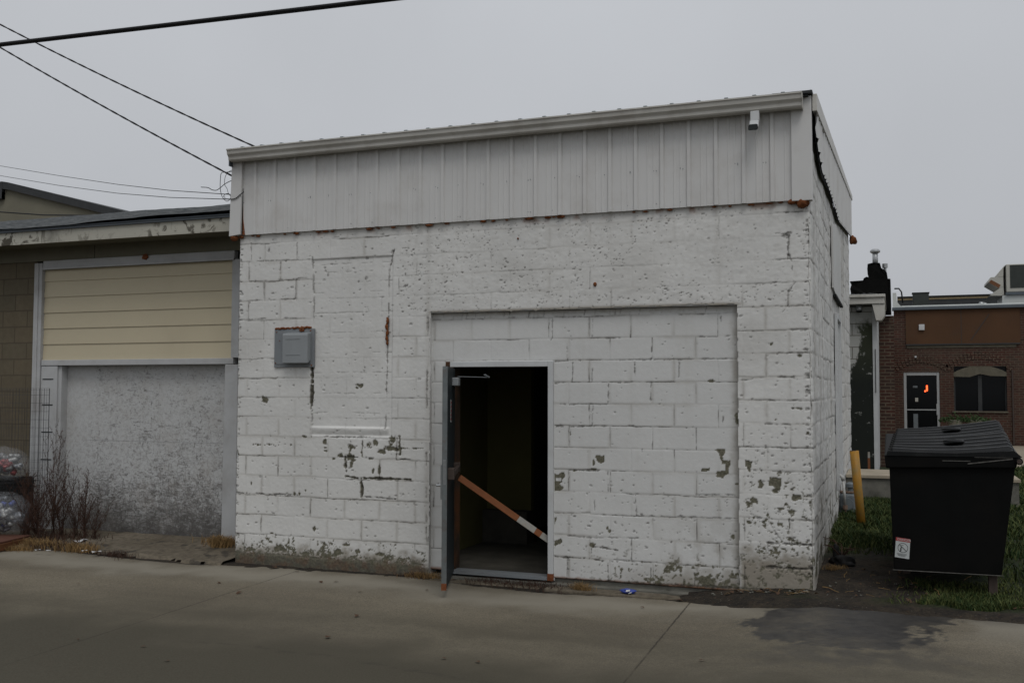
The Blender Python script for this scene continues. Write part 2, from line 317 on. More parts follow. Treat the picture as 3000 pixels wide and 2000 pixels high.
def put(o, parent):
    o.parent = parent; o.matrix_parent_inverse = Matrix.Translation(-Vector(parent.location)) if parent.type == 'EMPTY' else Matrix()
def tag(o, label=None, cat=None, group=None, kind=None):
    for k, v in (('label', label), ('category', cat), ('group', group), ('kind', kind)):
        if v: o[k] = v
    return o
def thing(name, label, cat, loc=(0, 0, 0), group=None):
    o = bpy.data.objects.new(name, None); COL.objects.link(o); o.location = loc; o.empty_display_size = .1
    return tag(o, label, cat, group)
def box(name, mat, parent, *b, bevel=0.): return MB().box(*b).build(name, mat, parent, bevel=bevel)
def copy_tree(o, parent=None):
    c = o.copy(); COL.objects.link(c)
    if parent: c.parent = parent
    for ch in list(o.children): copy_tree(ch, c)
    return c

def grid_mesh(name, S, T, pos, attrs, keep=None):
    """structured sheet: S x T lattice, pos(Sg,Tg)->(x,y,z), attrs dict of arrays, keep: bool per cell"""
    ns, nt = len(S), len(T); x, y, z = pos
    co = np.stack([x.ravel(), y.ravel(), z.ravel()], 1).astype(np.float32)
    i = np.arange(ns*nt).reshape(ns, nt); q = np.stack([i[:-1, :-1], i[1:, :-1], i[1:, 1:], i[:-1, 1:]], -1)
    q = q[keep] if keep is not None else q.reshape(-1, 4)
    used = np.zeros(ns*nt, bool); used[q.ravel()] = True; rem = np.cumsum(used)-1; q = rem[q]; co = co[used]
    me = bpy.data.meshes.new(name); me.vertices.add(len(co)); me.vertices.foreach_set('co', co.ravel())
    me.loops.add(q.size); me.loops.foreach_set('vertex_index', q.ravel().astype(np.int32)); me.polygons.add(len(q))
    me.polygons.foreach_set('loop_start', np.arange(0, q.size, 4, dtype=np.int32)); me.polygons.foreach_set('use_smooth', np.ones(len(q), bool))
    me.update(calc_edges=True)
    for k, a in attrs.items():
        at = me.attributes.new(k, 'FLOAT', 'POINT'); at.data.foreach_set('value', np.clip(a, 0, 1).ravel()[used].astype(np.float32))
    me.validate(); return me

# ------------------------------------------------------------------ stamping wear onto a wall sheet
class Wall:
    def __init__(s, S, T):
        s.S, s.T = S, T; s.s, s.t = np.meshgrid(S, T, indexing='ij'); sh = s.s.shape
        s.h = np.zeros(sh); s.crack = np.zeros(sh); s.bare = np.zeros(sh); s.grime = np.zeros(sh); s.rust = np.zeros(sh)
        s.wob = (fbm(s.s*22, s.t*22, 3)-.5); s.wob2 = fbm(s.s*55+9, s.t*55, 8)-.5; s.wobL = fbm(s.s*8+3, s.t*8, 13)-.5; s.wobM = fbm(s.s*9, s.t*9+7, 23)-.5
    def win(s, a0, a1, b0, b1):
        i0, i1 = np.searchsorted(s.S, (a0, a1)); j0, j1 = np.searchsorted(s.T, (b0, b1)); return np.s_[max(i0-1, 0):i1+1, max(j0-1, 0):j1+1]
    def line(s, pts, w=.008, what='crack', k=1., depth=.006, gaps=0.):
        for (a, b), (c, d) in zip(pts[:-1], pts[1:]):
            m = w*3+.02; W = s.win(min(a, c)-m, max(a, c)+m, min(b, d)-m, max(b, d)+m); x, y = s.s[W], s.t[W]
            if x.size == 0: continue
            L = max(1e-6, (c-a)**2+(d-b)**2); u = np.clip(((x-a)*(c-a)+(y-b)*(d-b))/L, 0, 1)
            x = x+s.wobL[W]*.016; y = y+s.wobM[W]*.014; dist = np.hypot(x-a-u*(c-a), y-b-u*(d-b))+s.wob[W]*w*1.9+s.wob2[W]*w*1.3
            g = 1-sst(w*.45, w*.9, dist)
            if gaps: g = g*sst(gaps-.1, gaps+.1, vn(x*9+3, y*9, 40))
            A = getattr(s, what); A[W] = np.maximum(A[W], g*k); s.h[W] -= g*depth
    def spot(s, a, b, ra, rb, what='bare', k=1., depth=.003, rough=1.):
        m = 1.5; W = s.win(a-ra*m, a+ra*m, b-rb*m, b+rb*m); x, y = s.s[W], s.t[W]
        if x.size == 0: return
        d = np.hypot((x-a)/(ra*1.18), (y-b)/(rb*1.18))+(s.wob[W]*2.1+s.wob2[W]*.9+s.wobL[W]*.7)*rough
        g = 1-sst(.8, .98, d); A = getattr(s, what); A[W] = np.maximum(A[W], g*k); s.h[W] -= g*depth
        rim = np.exp(-((d-.97)/.06)**2)*(d > .93); s.crack[W] = np.maximum(s.crack[W], rim*.35*(what == 'bare'))
    def poly(s, pts, what='bare', k=1., depth=.003):
        P = np.array(pts); a0, b0 = P.min(0)-.03; a1, b1 = P.max(0)+.03; W = s.win(a0, a1, b0, b1); x = s.s[W]+s.wob[W]*.022+s.wob2[W]*.010; y = s.t[W]+s.wobM[W]*.012+s.wob2[W]*.012; r = np.zeros(x.shape, bool); j = len(P)-1
        for i in range(len(P)):
            xi, yi = P[i]; xj, yj = P[j]; r ^= ((yi > y) != (yj > y)) & (x < (xj-xi)*(y-yi)/(yj-yi+1e-12)+xi); j = i
        A = getattr(s, what); A[W] = np.maximum(A[W], r*k); s.h[W] -= r*depth
    def pits(s, n, box_, r0, r1, dens=None, k=.9, seed=0):
        g = np.random.default_rng(seed); a = g.uniform(box_[0], box_[1], n); b = g.uniform(box_[2], box_[3], n); r = r0+(r1-r0)*g.random(n)**3; e = g.uniform(.7, 2., n); p = g.random(n)
        for i in range(n):
            if dens is not None and p[i] > dens(a[i], b[i]): continue
            s.spot(a[i], b[i], r[i]*e[i], r[i], 'crack', k*(.55+.45*p[i]), .006, .8)
    def blocks(s, x0, z0, px, pz, par=1, jw=.009, groove=.004, strength=None, dark=.5, facevar=.003, seed=0, region=None, wb=1., sg=.006):
        S = s.s+(s.wob*.011+s.wobL*.010)*wb; T = s.t+((fbm(s.s*4, s.t*4, seed+5)-.5)*.022+s.wob*.009)*wb
        row = np.floor((T-z0)/pz).astype(int); db = np.abs((T-z0)/pz-np.round((T-z0)/pz))*pz
        o = (row+par) % 2; u = (S-x0)/px; nv = 2*np.round((u-o)/2)+o; dv = np.abs(u-nv)*px
        hb = vn(s.s*1.9+np.round((T-z0)/pz)*7.7, np.round((T-z0)/pz)*3.3+.5, seed+1); hv = vn(nv*5.3+.5, row*3.7+.5, seed+2); hv = .6*hv+.4*vn(s.s*3, s.t*6, seed+9)
        if strength is not None: hb = hb+strength; hv = hv+strength
        wv = jw*(.30+1.25*fbm(s.s*13, s.t*13, seed+3))
        gb = 1-sst(wv*.35, wv*.85, db); gv = 1-sst(wv*.35, wv*.85, dv)
        brk = .35+.65*sst(.35, .6, vn(s.s*21, s.t*21, seed+8)); cr = np.maximum(gb*sst(.44, .70, hb)*dark*1.6, gv*sst(.46, .72, hv)*dark*1.5)*brk
        gr = np.maximum(np.exp(-(db/sg)**2)*(.35+.65*sst(.3, .6, hb)), np.exp(-(dv/sg)**2)*(.2+.8*sst(.3, .6, hv)))
        fv = (vn(np.floor((u-o)/2)*3.1+.5, row*2.7+.5, seed+4)-.5)*2*facevar
        if region is None: region = 1.
        s.h += (-groove*gr+fv)*region; s.crack = np.maximum(s.crack, np.clip(cr, 0, 1)*region)
        s.db, s.dv = db, dv
        s.grime = np.maximum(s.grime, region*.30*np.maximum(np.exp(-(db/.016)**2), np.exp(-(dv/.016)**2))*sst(.3, .7, fbm(s.s*2.5, s.t*2.5, seed+6)))

Z4 = lambda ox, oy, s=3.92: (lambda x, y, Y=0.: xz(ox+x/s, oy+y/s, Y))
# =================================================================== THE SETTING
def setting():
    # alley: one concrete sheet
    S = np.unique(np.concatenate([np.arange(-60, -11, 1.), np.arange(-11, 4, .028), np.arange(4, 60, 1.)])); T = np.unique(np.concatenate([np.arange(-40, -7, 1.), np.arange(-7, -4.4, .06), np.arange(-4.4, .02, .028)]))
    s, t = np.meshgrid(S, T, indexing='ij'); sh = s.shape
    n = fbm(s*3, t*3, 2); n2 = fbm(s*9, t*9, 7); n5 = fbm(s*26, t*26, 12)
    z = -.145+.105*sst(-1.3, .2, s)+(fbm(s*.5, t*.5, 20)-.5)*.012
    # back edge: broken line of the slab
    edge = np.interp(s, [-60, -9.5, -8.7, -8.5, -8.1, -7.5, -7.0, -6.5, -6.1, -5.9, -5.5, -4.9, -4.2, -3.7, -3.0, -2.3, -1.7, -1., -.6, -.2, 0, .9, 1.5, 5, 60], [-.5, -.45, -.35, -.14, -.06, -.16, -.2, -.22, -.2, -.03, -.03, -.05, -.04, -.03, -.2, -.26, -.17, -.11, -.2, -.28, -.33, -.33, -.34, -.36, -.4])+((n2-.5)*.05+(n5-.5)*.035)*(.25+.75*(sst(-3.6, -3.2, s)+sst(-5.8, -6.1, s)))
    keep = ((t < edge)[:-1, :-1]); T_ = None
    wet = np.zeros(sh); tint = np.zeros(sh); crack = np.zeros(sh); pale = np.zeros(sh)
    P = np.array([(-.42, -1.11), (-.28, -1.57), (-.05, -1.74), (.13, -1.79), (.41, -1.8), (.61, -1.72), (.72, -1.45), (.66, -1.13), (.76, -.9), (.84, -1.1), (.75, -1.45), (.83, -1.52), (.9, -1.0), (.95, -1.35), (.99, -1.43), (.96, -1.12), (.9, -.88), (1.03, -.73), (1.12, -.5), (1.1, -.1), (.2, -.1), (-.25, -.5)])
    def inside(x, y, P):
        r = np.zeros(x.shape, bool); j = len(P)-1
        for i in range(len(P)):
            xi, yi = P[i]; xj, yj = P[j]; c = ((yi > y) != (yj > y)) & (x < (xj-xi)*(y-yi)/(yj-yi+1e-12)+xi); r ^= c; j = i
        return r
    sx = s+(n2-.5)*.22+(n5-.5)*.12; ty = t+(n-.5)*.24+(n5-.5)*.12
    wet = inside(sx, ty, P)*np.clip(.92+(n-.5)*1.2+(n5-.5)*.5, 0, 1)
    halo = np.exp(-(((s-.35)/.75)**2+((t+1.5)/.9)**2)); wet = np.maximum(wet, sst(.50, .68, n2*.5+n*.35+halo*.22)*halo*.75)
    wet = np.maximum(wet, .75*sst(-.75, -.3, t+(n-.5)*.4)*sst(-.9, .0, s)*sst(2.2, 1.0, s))
    # tyre-worn bands, pale swept strip by the wall, foreground of darker concrete plus painted vignetting
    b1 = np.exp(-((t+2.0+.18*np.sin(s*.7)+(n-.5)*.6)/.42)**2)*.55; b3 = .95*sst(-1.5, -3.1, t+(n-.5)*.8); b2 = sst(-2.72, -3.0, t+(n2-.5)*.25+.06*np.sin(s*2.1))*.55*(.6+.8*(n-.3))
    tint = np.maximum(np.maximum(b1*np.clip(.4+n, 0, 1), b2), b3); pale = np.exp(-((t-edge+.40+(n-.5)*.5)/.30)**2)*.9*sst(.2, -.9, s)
    pale = np.maximum(pale, sst(1.05, 1.25, sx)*np.exp(-((t+.7)/.5)**2)*.6)
    # a broken-edged shallow puddle mark along the front
    pm = (-2.92+.10*np.sin(s*1.7+1)+.08*(n-.5)*2+.05*(n5-.5)); d = np.abs(t-pm); crack = np.maximum(crack, .4*(1-sst(.012, .03, d))*sst(-4.4, -3.9, s)*sst(-1.2, -2.2, s)*sst(.4, .55, n2))
    tint = np.maximum(tint, .75*sst(0, -.04, t-pm)*sst(-3.55, -3.4, s+(n2-.5)*.2)*sst(-.8, -1.8, s)*sst(-3.7, -3.4, t+(n-.5)))
    crack = np.maximum(crack, np.clip(.95*(1-sst(.012, .05+.05*n2, edge-t+(n5-.5)*.05)), 0, 1)*sst(1.2, .6, s)); z = z-.02*(1-sst(0, .03, edge-t))
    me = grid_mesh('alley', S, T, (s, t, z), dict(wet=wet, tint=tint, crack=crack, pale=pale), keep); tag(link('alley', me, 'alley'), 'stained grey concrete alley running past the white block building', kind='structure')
    # ground: soil and turf to the horizon
    S = np.unique(np.concatenate([np.arange(-400, -14, 12.), np.arange(-14, -6, .2), np.arange(-6, 5, .06), np.arange(5, 40, .5), np.arange(40, 420, 20.)])); T = np.unique(np.concatenate([np.arange(-200, -2, 12.), np.arange(-2, 3, .045), np.arange(3, 14, .2), np.arange(14, 420, 14.)]))
    s, t = np.meshgrid(S, T, indexing='ij'); n = fbm(s*4, t*4, 6); n2 = fbm(s*14, t*14, 9)
    z = -.20+(.175+.03*n)*sst(-1.4, .0, s)*sst(-1.1, -.35, t)+.125*sst(-.2, 1.8, t)*sst(-.5, .1, s)+.04*sst(4, 13, t)*sst(-.5, .1, s)
    z = z+.055*sst(-.5, -.1, t)*sst(0, -1.0, s); z = z+(n-.5)*.035*sst(-1, .2, t)*sst(-1.2, .2, s)+(n2-.5)*.02*sst(-1.2, -.4, t)
    dirt = np.clip(np.maximum(sst(1.15, .6, np.hypot((s-.32)/.72, (t-.5)/1.25)+(n-.5)*.9), sst(0, -.3, s)), 0, 1); dirt = np.maximum(dirt, sst(-.28, -.4, t+(n-.5)*.2))
    me = grid_mesh('ground', S, T, (s, t, z), dict(dirt=dirt)); tag(link('ground', me, 'soil'), 'dark soil and thin grass beside the building', kind='structure')
    global gz
    def gz(x, y, S=S, T=T, z=z):
        i = int(np.clip(np.searchsorted(S, x), 0, len(S)-1)); j = int(np.clip(np.searchsorted(T, y), 0, len(T)-1)); return float(z[i, j])
    # concrete apron before the boarded garage door
    S = np.arange(-14, -5.86, .05); T = np.arange(-.42, .86, .03); s, t = np.meshgrid(S, T, indexing='ij'); n = fbm(s*5, t*5, 4)
    front = np.interp(s, [-14, -8.7, -8.1, -7.2, -6.4, -5.85], [-.3, -.2, -.06, -.15, -.2, -.2])+(n-.5)*.14
    z = -.105+.05*(t/.8)+(n-.5)*.012-.05*sst(.05, 0, t-front); me = grid_mesh('apron', S, T, (s, t, z), {}, (t > front)[:-1, :-1]); tag(link('apron', me, 'apron'), 'cracked concrete apron in front of the boarded garage door', kind='structure')
    MB().box(-30, 40, 13, 21.9, .05, .178).build('pavement', 'paved'); tag(bpy.data.objects['pavement'], 'pale pavement in front of the brick building', kind='structure')
setting()

# =================================================================== WHITE BLOCK BUILDING
def white_building():
    B = thing('block_building', 'white painted concrete block building with metal clad top and open doorway', 'building', (0, 0, 0))
    # ---- front wall sheet
    S = np.arange(-5.872, .0001, .0076); T = np.arange(-.17, 3.36, .0076); W = Wall(S, T); s, t = W.s, W.t
    lowrough = sst(.34, .02, t)
    W.h += (fbm(s*6, t*6, 1)-.5)*.004+(fbm(s*42, t*42, 5)-.5)*.0026
    upper = sst(2.40, 2.5, t)*sst(-4.1, -3.9, s); niche = ((s > -4.955) & (s < -4.02) & (t > 1.2) & (t < 3.02)).astype(float)
    reg = 1-.75*np.clip(niche, 0, 1)
    W.blocks(-5.741, .166, .1984, .2032, 1, .0095, .0034, -.10*upper-.03, .64, .0016, 20, reg*(1-.35*upper), .85)
    # the bricked-up window: smoother slab in the wall, with a projecting sill
    e = np.minimum.reduce([s+4.955, -4.02-s, t-1.2, 3.02-t])
    W.h += np.where(niche > 0, -.012*sst(0, .012, e), 0)
    for zz in (1.43, 1.63, 1.84, 2.04, 2.25, 2.45, 2.66, 2.76, 2.87, 2.95): W.line([(-4.94, zz+.004), (-4.03, zz+.008)], .006, 'crack', .35, .003, .45)
    sill = sst(-4.965, -4.94, s)*sst(-4.05, -4.075, s)*sst(1.185, 1.2, t)*sst(1.30, 1.285, t); W.h += sill*.017*sst(1.19, 1.28, t)*(.75+.5*fbm(s*12, t*12, 90))
    for x0, pts in ((0, [(718, 590), (720, 700), (717, 800), (713, 900), (717, 985)]), (0, [(745, 1003), (885, 1003)]), (0, [(905, 575), (893, 620), (890, 760), (886, 900), (884, 985)])):
        W.line([xz(a*1.2755, b*1.2755) for a, b in pts], .010, 'crack', .85, .008, .36)
    W.line([xz(a*1.2755, b*1.2755) for a, b in [(715, 838), (716, 880), (713, 938)]], .017, 'bare', 1, .01); W.line([xz(a*1.2755, b*1.2755) for a, b in [(716, 838), (718, 880), (715, 936)]], .010, 'crack', 1, .01)
    z2 = Z4(640, 1250)
    for x, y, a, b in ((1725, 205, 38, 34), (1800, 165, 40, 46), (1545, 240, 46, 30), (2005, 165, 36, 48), (1985, 255, 90, 26), (1875, 283, 42, 28), (200, 312, 46, 30), (985, 112, 22, 12), (1218, 168, 16, 24), (1228, 240, 18, 8), (1228, 275, 18, 8), (1400, 335, 35, 22), (1515, 350, 60, 34), (1325, 365, 22, 12), (1745, 370, 36, 10), (1850, 480, 14, 55), (1525, 430, 16, 40), (1775, 505, 12, 30), (375, 648, 10, 20), (930, 772, 14, 16), (870, 770, 12, 20), (1000, 730, 14, 14), (620, 1222, 30, 8), (1100, 1170, 18, 18), (1218, 1345, 36, 26), (1300, 1345, 24, 18), (1455, 1350, 40, 18), (1365, 1440, 42, 34), (1590, 1425, 26, 30), (1850, 1465, 40, 18), (690, 1400, 70, 34), (1210, 1350, 20, 24)):
        p = z2(x, y); W.spot(p[0], p[1], a/1180, b/1180)
    for pts, w in (([(1455, 350), (1455, 450), (1470, 560)], .020), ([(1400, 345), (1600, 350), (1780, 360)], .010), ([(1480, 570), (1600, 585), (1850, 590), (2200, 603)], .014), ([(1640, 590), (1650, 690), (1640, 800)], .018), ([(1650, 800), (1800, 812), (2030, 830)], .009), ([(2080, 115), (2085, 320)], .018), ([(1655, 170), (1650, 340)], .015), ([(2050, 130), (2045, 380)], .008), ([(160, 750), (900, 785)], .007), ([(2060, 380), (2200, 380)], .008)):
        P = [z2(*p) for p in pts]; W.line(P, w, 'bare' if w > .012 else 'crack', 1, .006); W.line(P, w*.45, 'crack', .8, .006)
    for x in np.arange(2100, 2345, 22): p = z2(x, 250+random.uniform(-4, 4)); W.spot(p[0], p[1], .011, .007, 'bare')
    for x in list(np.arange(400, 640, 26))+[690, 765, 830]: p = z2(x, 205+random.uniform(-8, 8)); W.spot(p[0], p[1], random.uniform(.004, .011), .006, 'bare')
    for x, y, a, b in ((778, 1167, .034, .03), (1053, 1130, .03, .015), (1044, 1136, .012, .012), (690, 1330, .035, .022)): p = xz(x, y); W.spot(p[0], p[1], a, b)
    z1 = Z4(640, 650)
    for x, y, a, b in ((1205, 665, 26, 12), (1690, 640, 16, 16), (1250, 612, 10, 10), (1870, 862, 24, 6), (580, 325, 10, 20), (938, 435, 10, 10), (205, 800, 14, 18), (1690, 285, 14, 10), (1540, 420, 26, 14), (2145, 590, 12, 22), (2145, 740, 22, 14), (1325, 1110, 10, 5)): p = z1(x, y); W.spot(p[0], p[1], a/1180, b/1180, 'crack', .8)
    for pts in ([(190, 465), (520, 450), (1050, 430)], [(190, 695), (700, 665), (1070, 645)], [(190, 915), (860, 885), (1050, 878)], [(350, 465), (350, 690)], [(712, 455), (708, 650)], [(518, 690), (518, 895)], [(888, 680), (883, 885)], [(190, 1130), (700, 1105), (1060, 1110)], [(375, 250), (375, 440)], [(1090, 465), (1085, 560)], [(1800, 60), (1805, 150), (1900, 140)], [(1020, 130), (1025, 200), (1380, 175)]): W.line([z1(*p) for p in pts], .0075, 'crack', .7, .004, .38)
    # right pillar cracks
    z8 = lambda x, y: xz(2000+x/1.7417, 900+y/1.7417); z6 = lambda x, y: xz(2300+x/3.92, 600+y/3.92)
    W.line([z6(-110, 330), (z6(0, 335)), z6(40, 360), z6(35, 580), z6(80, 650), z6(90, 860), z6(110, 910), z6(35, 1000), z6(30, 1150), z6(-30, 1230)], .009, 'crack', .8, .006, .25); W.spot(*z6(15, 350), .028, .018, 'crack', .9); W.spot(*z6(38, 605), .022, .022, 'crack', .9)
    for x, y, a, b in ((400, 905, 14, 14), (475, 940, 16, 14), (475, 572, 8, 8), (585, 515, 18, 6), (595, 245, 12, 10), (590, 970, 26, 10), (440, 1070, 12, 12), (550, 1045, 22, 12), (500, 1025, 22, 8), (370, 985, 16, 10), (450, 190, 9, 9), (640, 640, 8, 10), (265, 1165, 12, 12)): p = z8(x, y); W.spot(p[0], p[1], a/640, b/640)
    for pts in ([(438, 866), (507, 870), (500, 938), (480, 936), (462, 912), (444, 908)], [(317, 778), (354, 788), (346, 840), (334, 838), (330, 812), (320, 808)], [(560, 952), (606, 956), (600, 975), (575, 990), (556, 985)]): W.poly([z8(a, b) for a, b in pts])
    for c in range(0, 16): W.line([(-.42+.1*random.random(), .166+.2032*c), (0, .166+.2032*c)], .008, 'crack', .75, .004, .42)
    W.line([z8(300, 375), z8(440, 355), z8(660, 362)], .008, 'crack', .6, .004, .3)
    W.line([z8(420, 1200), z8(545, 1210), z8(668, 1212)], .012, 'crack', 1, .008); W.line([z8(425, 1325), z8(530, 1330), z8(665, 1335)], .015, 'crack', 1, .01); W.line([z8(545, 1090), z8(545, 1210)], .009, 'crack', .9, .006); W.line([z8(425, 1060), z8(470, 1140), z8(510, 1200)], .006, 'crack', .7, .003)
    # peeled paint: at the foot of the left bay and the right pillar
    n = fbm(s*13, t*13, 31, 5); n2 = fbm(s*34, t*34, 33, 4); foot = sst(.23, -.07, t)*sst(-3.58, -3.7, s)
    n3 = fbm(s*70, t*90, 35, 3); pe = sst(.575, .63, n*.38+n2*.34+n3*.28+foot*.24-.10); W.bare = np.maximum(W.bare, pe*sst(.0, .10, foot)*(.75+.4*n)); W.grime = np.maximum(W.grime, sst(.10, -.07, t+(n-.5)*.3)*sst(-3.58, -3.7, s)*.7); W.rust = np.maximum(W.rust, .35*sst(.03, -.12, t+(n2-.5)*.2)*sst(-3.58, -3.7, s)*sst(.35, .6, n)); W.bare = np.maximum(W.bare, sst(-.025, -.055, t+(n-.5)*.14)*sst(-3.5, -3.62, s)*(.8+.3*n2)); W.crack = np.maximum(W.crack, .65*sst(-.02, -.10, t+(n2-.5)*.16)*sst(-3.58, -3.7, s))
    pil = sst(-.66, -.58, s); hp = sst(1.12, .05, t)
    pe = sst(.60, .655, n*.40+n2*.36+n3*.24+hp*.062-.016)*pil*sst(1.25, .9, t); W.bare = np.maximum(W.bare, pe); W.bare = np.maximum(W.bare, pil*sst(.0, -.07, t+(n-.5)*.15)); W.grime = np.maximum(W.grime, pil*.8*sst(.40, .14, t+(n-.5)*.25)); W.grime = np.maximum(W.grime, .6*sst(.12, -.1, t+(n-.5)*.1))
    W.h -= W.bare*.003*(.5+n2)
    # pitted render of the lintel and pillar, sparser elsewhere
    W.pits(2000, (-3.95, -.02, 2.44, 3.3), .0022, .0064, lambda a, b: .35+.65*(float(vn(np.array(a*1.6), np.array(b*3.), 3)) > .45), .9, 1)
    W.pits(900, (-5.85, -3.65, .2, 3.3), .003, .010, lambda a, b: .5, .8, 2); W.pits(480, (-.6, -.01, .1, 2.5), .003, .009, lambda a, b: .3+.7*(b < 1.3), .9, 4)
    W.pits(120, (-.06, 0., .1, 3.3), .005, .014, None, .8, 5); W.pits(90, (-5.87, -5.83, .1, 3.3), .005, .013, None, .8, 6)
    pud = fbm(s*7, t*20, 44, 4); W.h += upper*(pud-.5)*.004; W.grime = np.maximum(W.grime, upper*.10*sst(.5, .7, fbm(s*30, t*30, 45)))
    # ragged lintel edge above the recess
    W.grime = np.maximum(W.grime, .8*np.exp(-((t-2.432)/.018)**2)*sst(-3.7, -3.55, s)*sst(-.5, -.7, s)); W.grime = np.maximum(W.grime, .30*sst(3.2, 3.31, t)*fbm(s*5, t*3, 3)); W.rust = np.maximum(W.rust, sst(.58, .7, fbm(s*7, t*5, 27))*sst(3.23, 3.31, t)*.7)
    W.grime = np.maximum(W.grime, .45*np.exp(-((s+3.63)/.03)**2)*fbm(s*6, t*3, 8)); W.line([(-3.635, 2.4), (-3.64, 1.2), (-3.628, .0)], .012, 'crack', .7, .008, .45)
    W.grime = np.maximum(W.grime, .12*sst(.55, .75, fbm(s*1.4, t*1.4, 50)))
    W.line([(-5.864, 3.3), (-5.86, 0)], .008, 'crack', .6, .004, .5)
    rr = (fbm(s*18, t*18, 60)-.5)*.02
    keep = ~((s > -3.61+rr) & (s < -.628+rr) & (t < 2.43+rr*1.6)); kp = keep[:-1, :-1] | keep[1:, :-1] & keep[:-1, 1:]
    W.h += -.02*(1-sst(0, .018, s-S[0]))-.014*(1-sst(0, .02, S[-1]-s))*(.5+n)
    me = grid_mesh('wall', S, T, (s, -W.h, t), dict(crack=W.crack, bare=W.bare, grime=W.grime, rust=W.rust), kp); link('wall', me, 'paint', B)
    # ---- recess reveals + infill wall
    rv = MB(); rv.box(-3.66, -3.6125, .012, .30, -.2, 2.44); rv.box(-.6255, -.58, .012, .30, -.2, 2.44); rv.box(-3.6125, -.6255, .012, .30, 2.428, 2.47); rv.build('recess_edge', 'paint', B)
    S = np.arange(-3.613, -.625, .0076); T = np.arange(-.085, 2.4285, .0076); W = Wall(S, T); s, t = W.s, W.t
    W.h += (fbm(s*5, t*5, 15)-.5)*.004+(fbm(s*50, t*50, 16)-.5)*.0012
    W.blocks(-2.395, -.08, .1984, .2032, 1, .0075, .0034, .09, .70, .0014, 36, None, .5)
    W.crack *= sst(2.37, 2.35, t)
    z3 = Z4(1600, 850); z5 = Z4(1600, 1350); Y = .06
    W.line([(-3.6, 2.362), (-2.4, 2.36), (-.9, 2.352)], .007, 'crack', .6, .004, .42)
    x = -3.5
    while x < -.8: W.line([(x, 2.37), (x+.01, 2.42)], .006, 'crack', .7*random.random()+.2, .004); x += random.choice((.05, .09, .10, .2))
    nn = fbm(s*16, t*26, 21); W.h += (nn-.5)*.022*sst(2.35, 2.37, t); W.grime = np.maximum(W.grime, .55*sst(2.36, 2.42, t)*nn*1.4)
    for x, y, a, b in ((525, 965, 26, 26), (2150, 865, 24, 20), (730, 810, 14, 20), (700, 770, 14, 14), (100, 990, 10, 8), (545, 90, 22, 14), (323, 110, 20, 10), (1600, 130, 0.1, .1), (545, 10, 12, 30), (2185, 265, 14, 12)):
        p = z5(x, y, Y); W.spot(p[0], p[1], max(a/1230, .004), max(b/1230, .004))
    for x, y, a, b in ((2195, 1465, 18, 50), (1880, 1045, 40, 10), (380, -270, .1, .1)): p = z3(x, y, Y); W.spot(p[0], p[1], a/1230, b/1230)
    for pts in ([(62, 140), (130, 152), (180, 128), (208, 130), (210, 192), (190, 215), (185, 250), (163, 258), (168, 282), (207, 297), (202, 318), (160, 338), (72, 347), (60, 345)], [(1926, -135), (2045, -138), (2052, -95), (2035, -55), (2040, 0), (2112, -8), (2120, 40), (2100, 92), (2087, 150), (2045, 166), (2036, 200), (1990, 192), (1948, 178), (1953, 124), (2010, 114), (2062, 112), (2060, 42), (2015, 36), (2005, -20), (1985, -90)], [(1770, 85), (1880, 85), (1882, 122), (1772, 120)], [(566, -70), (610, -62), (660, -66), (670, -20), (655, 14), (622, 32), (585, 8)], [(66, 650), (126, 645), (120, 690), (98, 728), (80, 715), (66, 680)], [(80, 915), (130, 905), (165, 885), (182, 925), (170, 950), (120, 965), (112, 985), (85, 945)]): W.poly([z5(a, b, Y) for a, b in pts])
    p = xz(1250+1100/2.6133, 850+1092/2.6133, Y); W.spot(p[0], p[1], .009, .022)
    W.spot(*z5(138, 206, Y), .014, .008, 'bare', 0); W.bare[W.win(z5(115, 210, Y)[0], z5(165, 210, Y)[0], z5(0, 216, Y)[1], z5(0, 196, Y)[1])] *= .1
    for pts, w, k in (([(545, 985), (640, 995), (820, 1026)], .011, 1), ([(66, 1095), (390, 1112), (530, 1125), (770, 1158)], .010, 1), ([(780, 1130), (1010, 1142)], .006, .8), ([(518, 1000), (520, 1120)], .007, .9), ([(245, 1110), (240, 1290), (228, 1350)], .008, .8), ([(66, 1355), (230, 1370), (710, 1385), (1200, 1412), (1500, 1425), (2200, 1460)], .014, 1), ([(270, 105), (420, 108), (600, 103)], .010, .9), ([(710, 120), (710, 350)], .006, .8), ([(1025, 395), (1040, 630)], .007, .9), ([(1720, 385), (2150, 388)], .007, .8), ([(860, 628), (1120, 632), (2200, 660)], .007, .7), ([(550, 440), (555, 570)], .007, .7), ([(66, 600), (500, 595)], .006, .5), ([(250, 855), (480, 880), (1050, 885)], .007, .7), ([(1200, 1230), (1200, 1410)], .008, .8), ([(710, 1160), (715, 1380)], .008, .7), ([(1700, 1260), (1705, 1430)], .008, .7)):
        W.line([z5(a, b, Y) for a, b in pts], w, 'crack', k, .004)
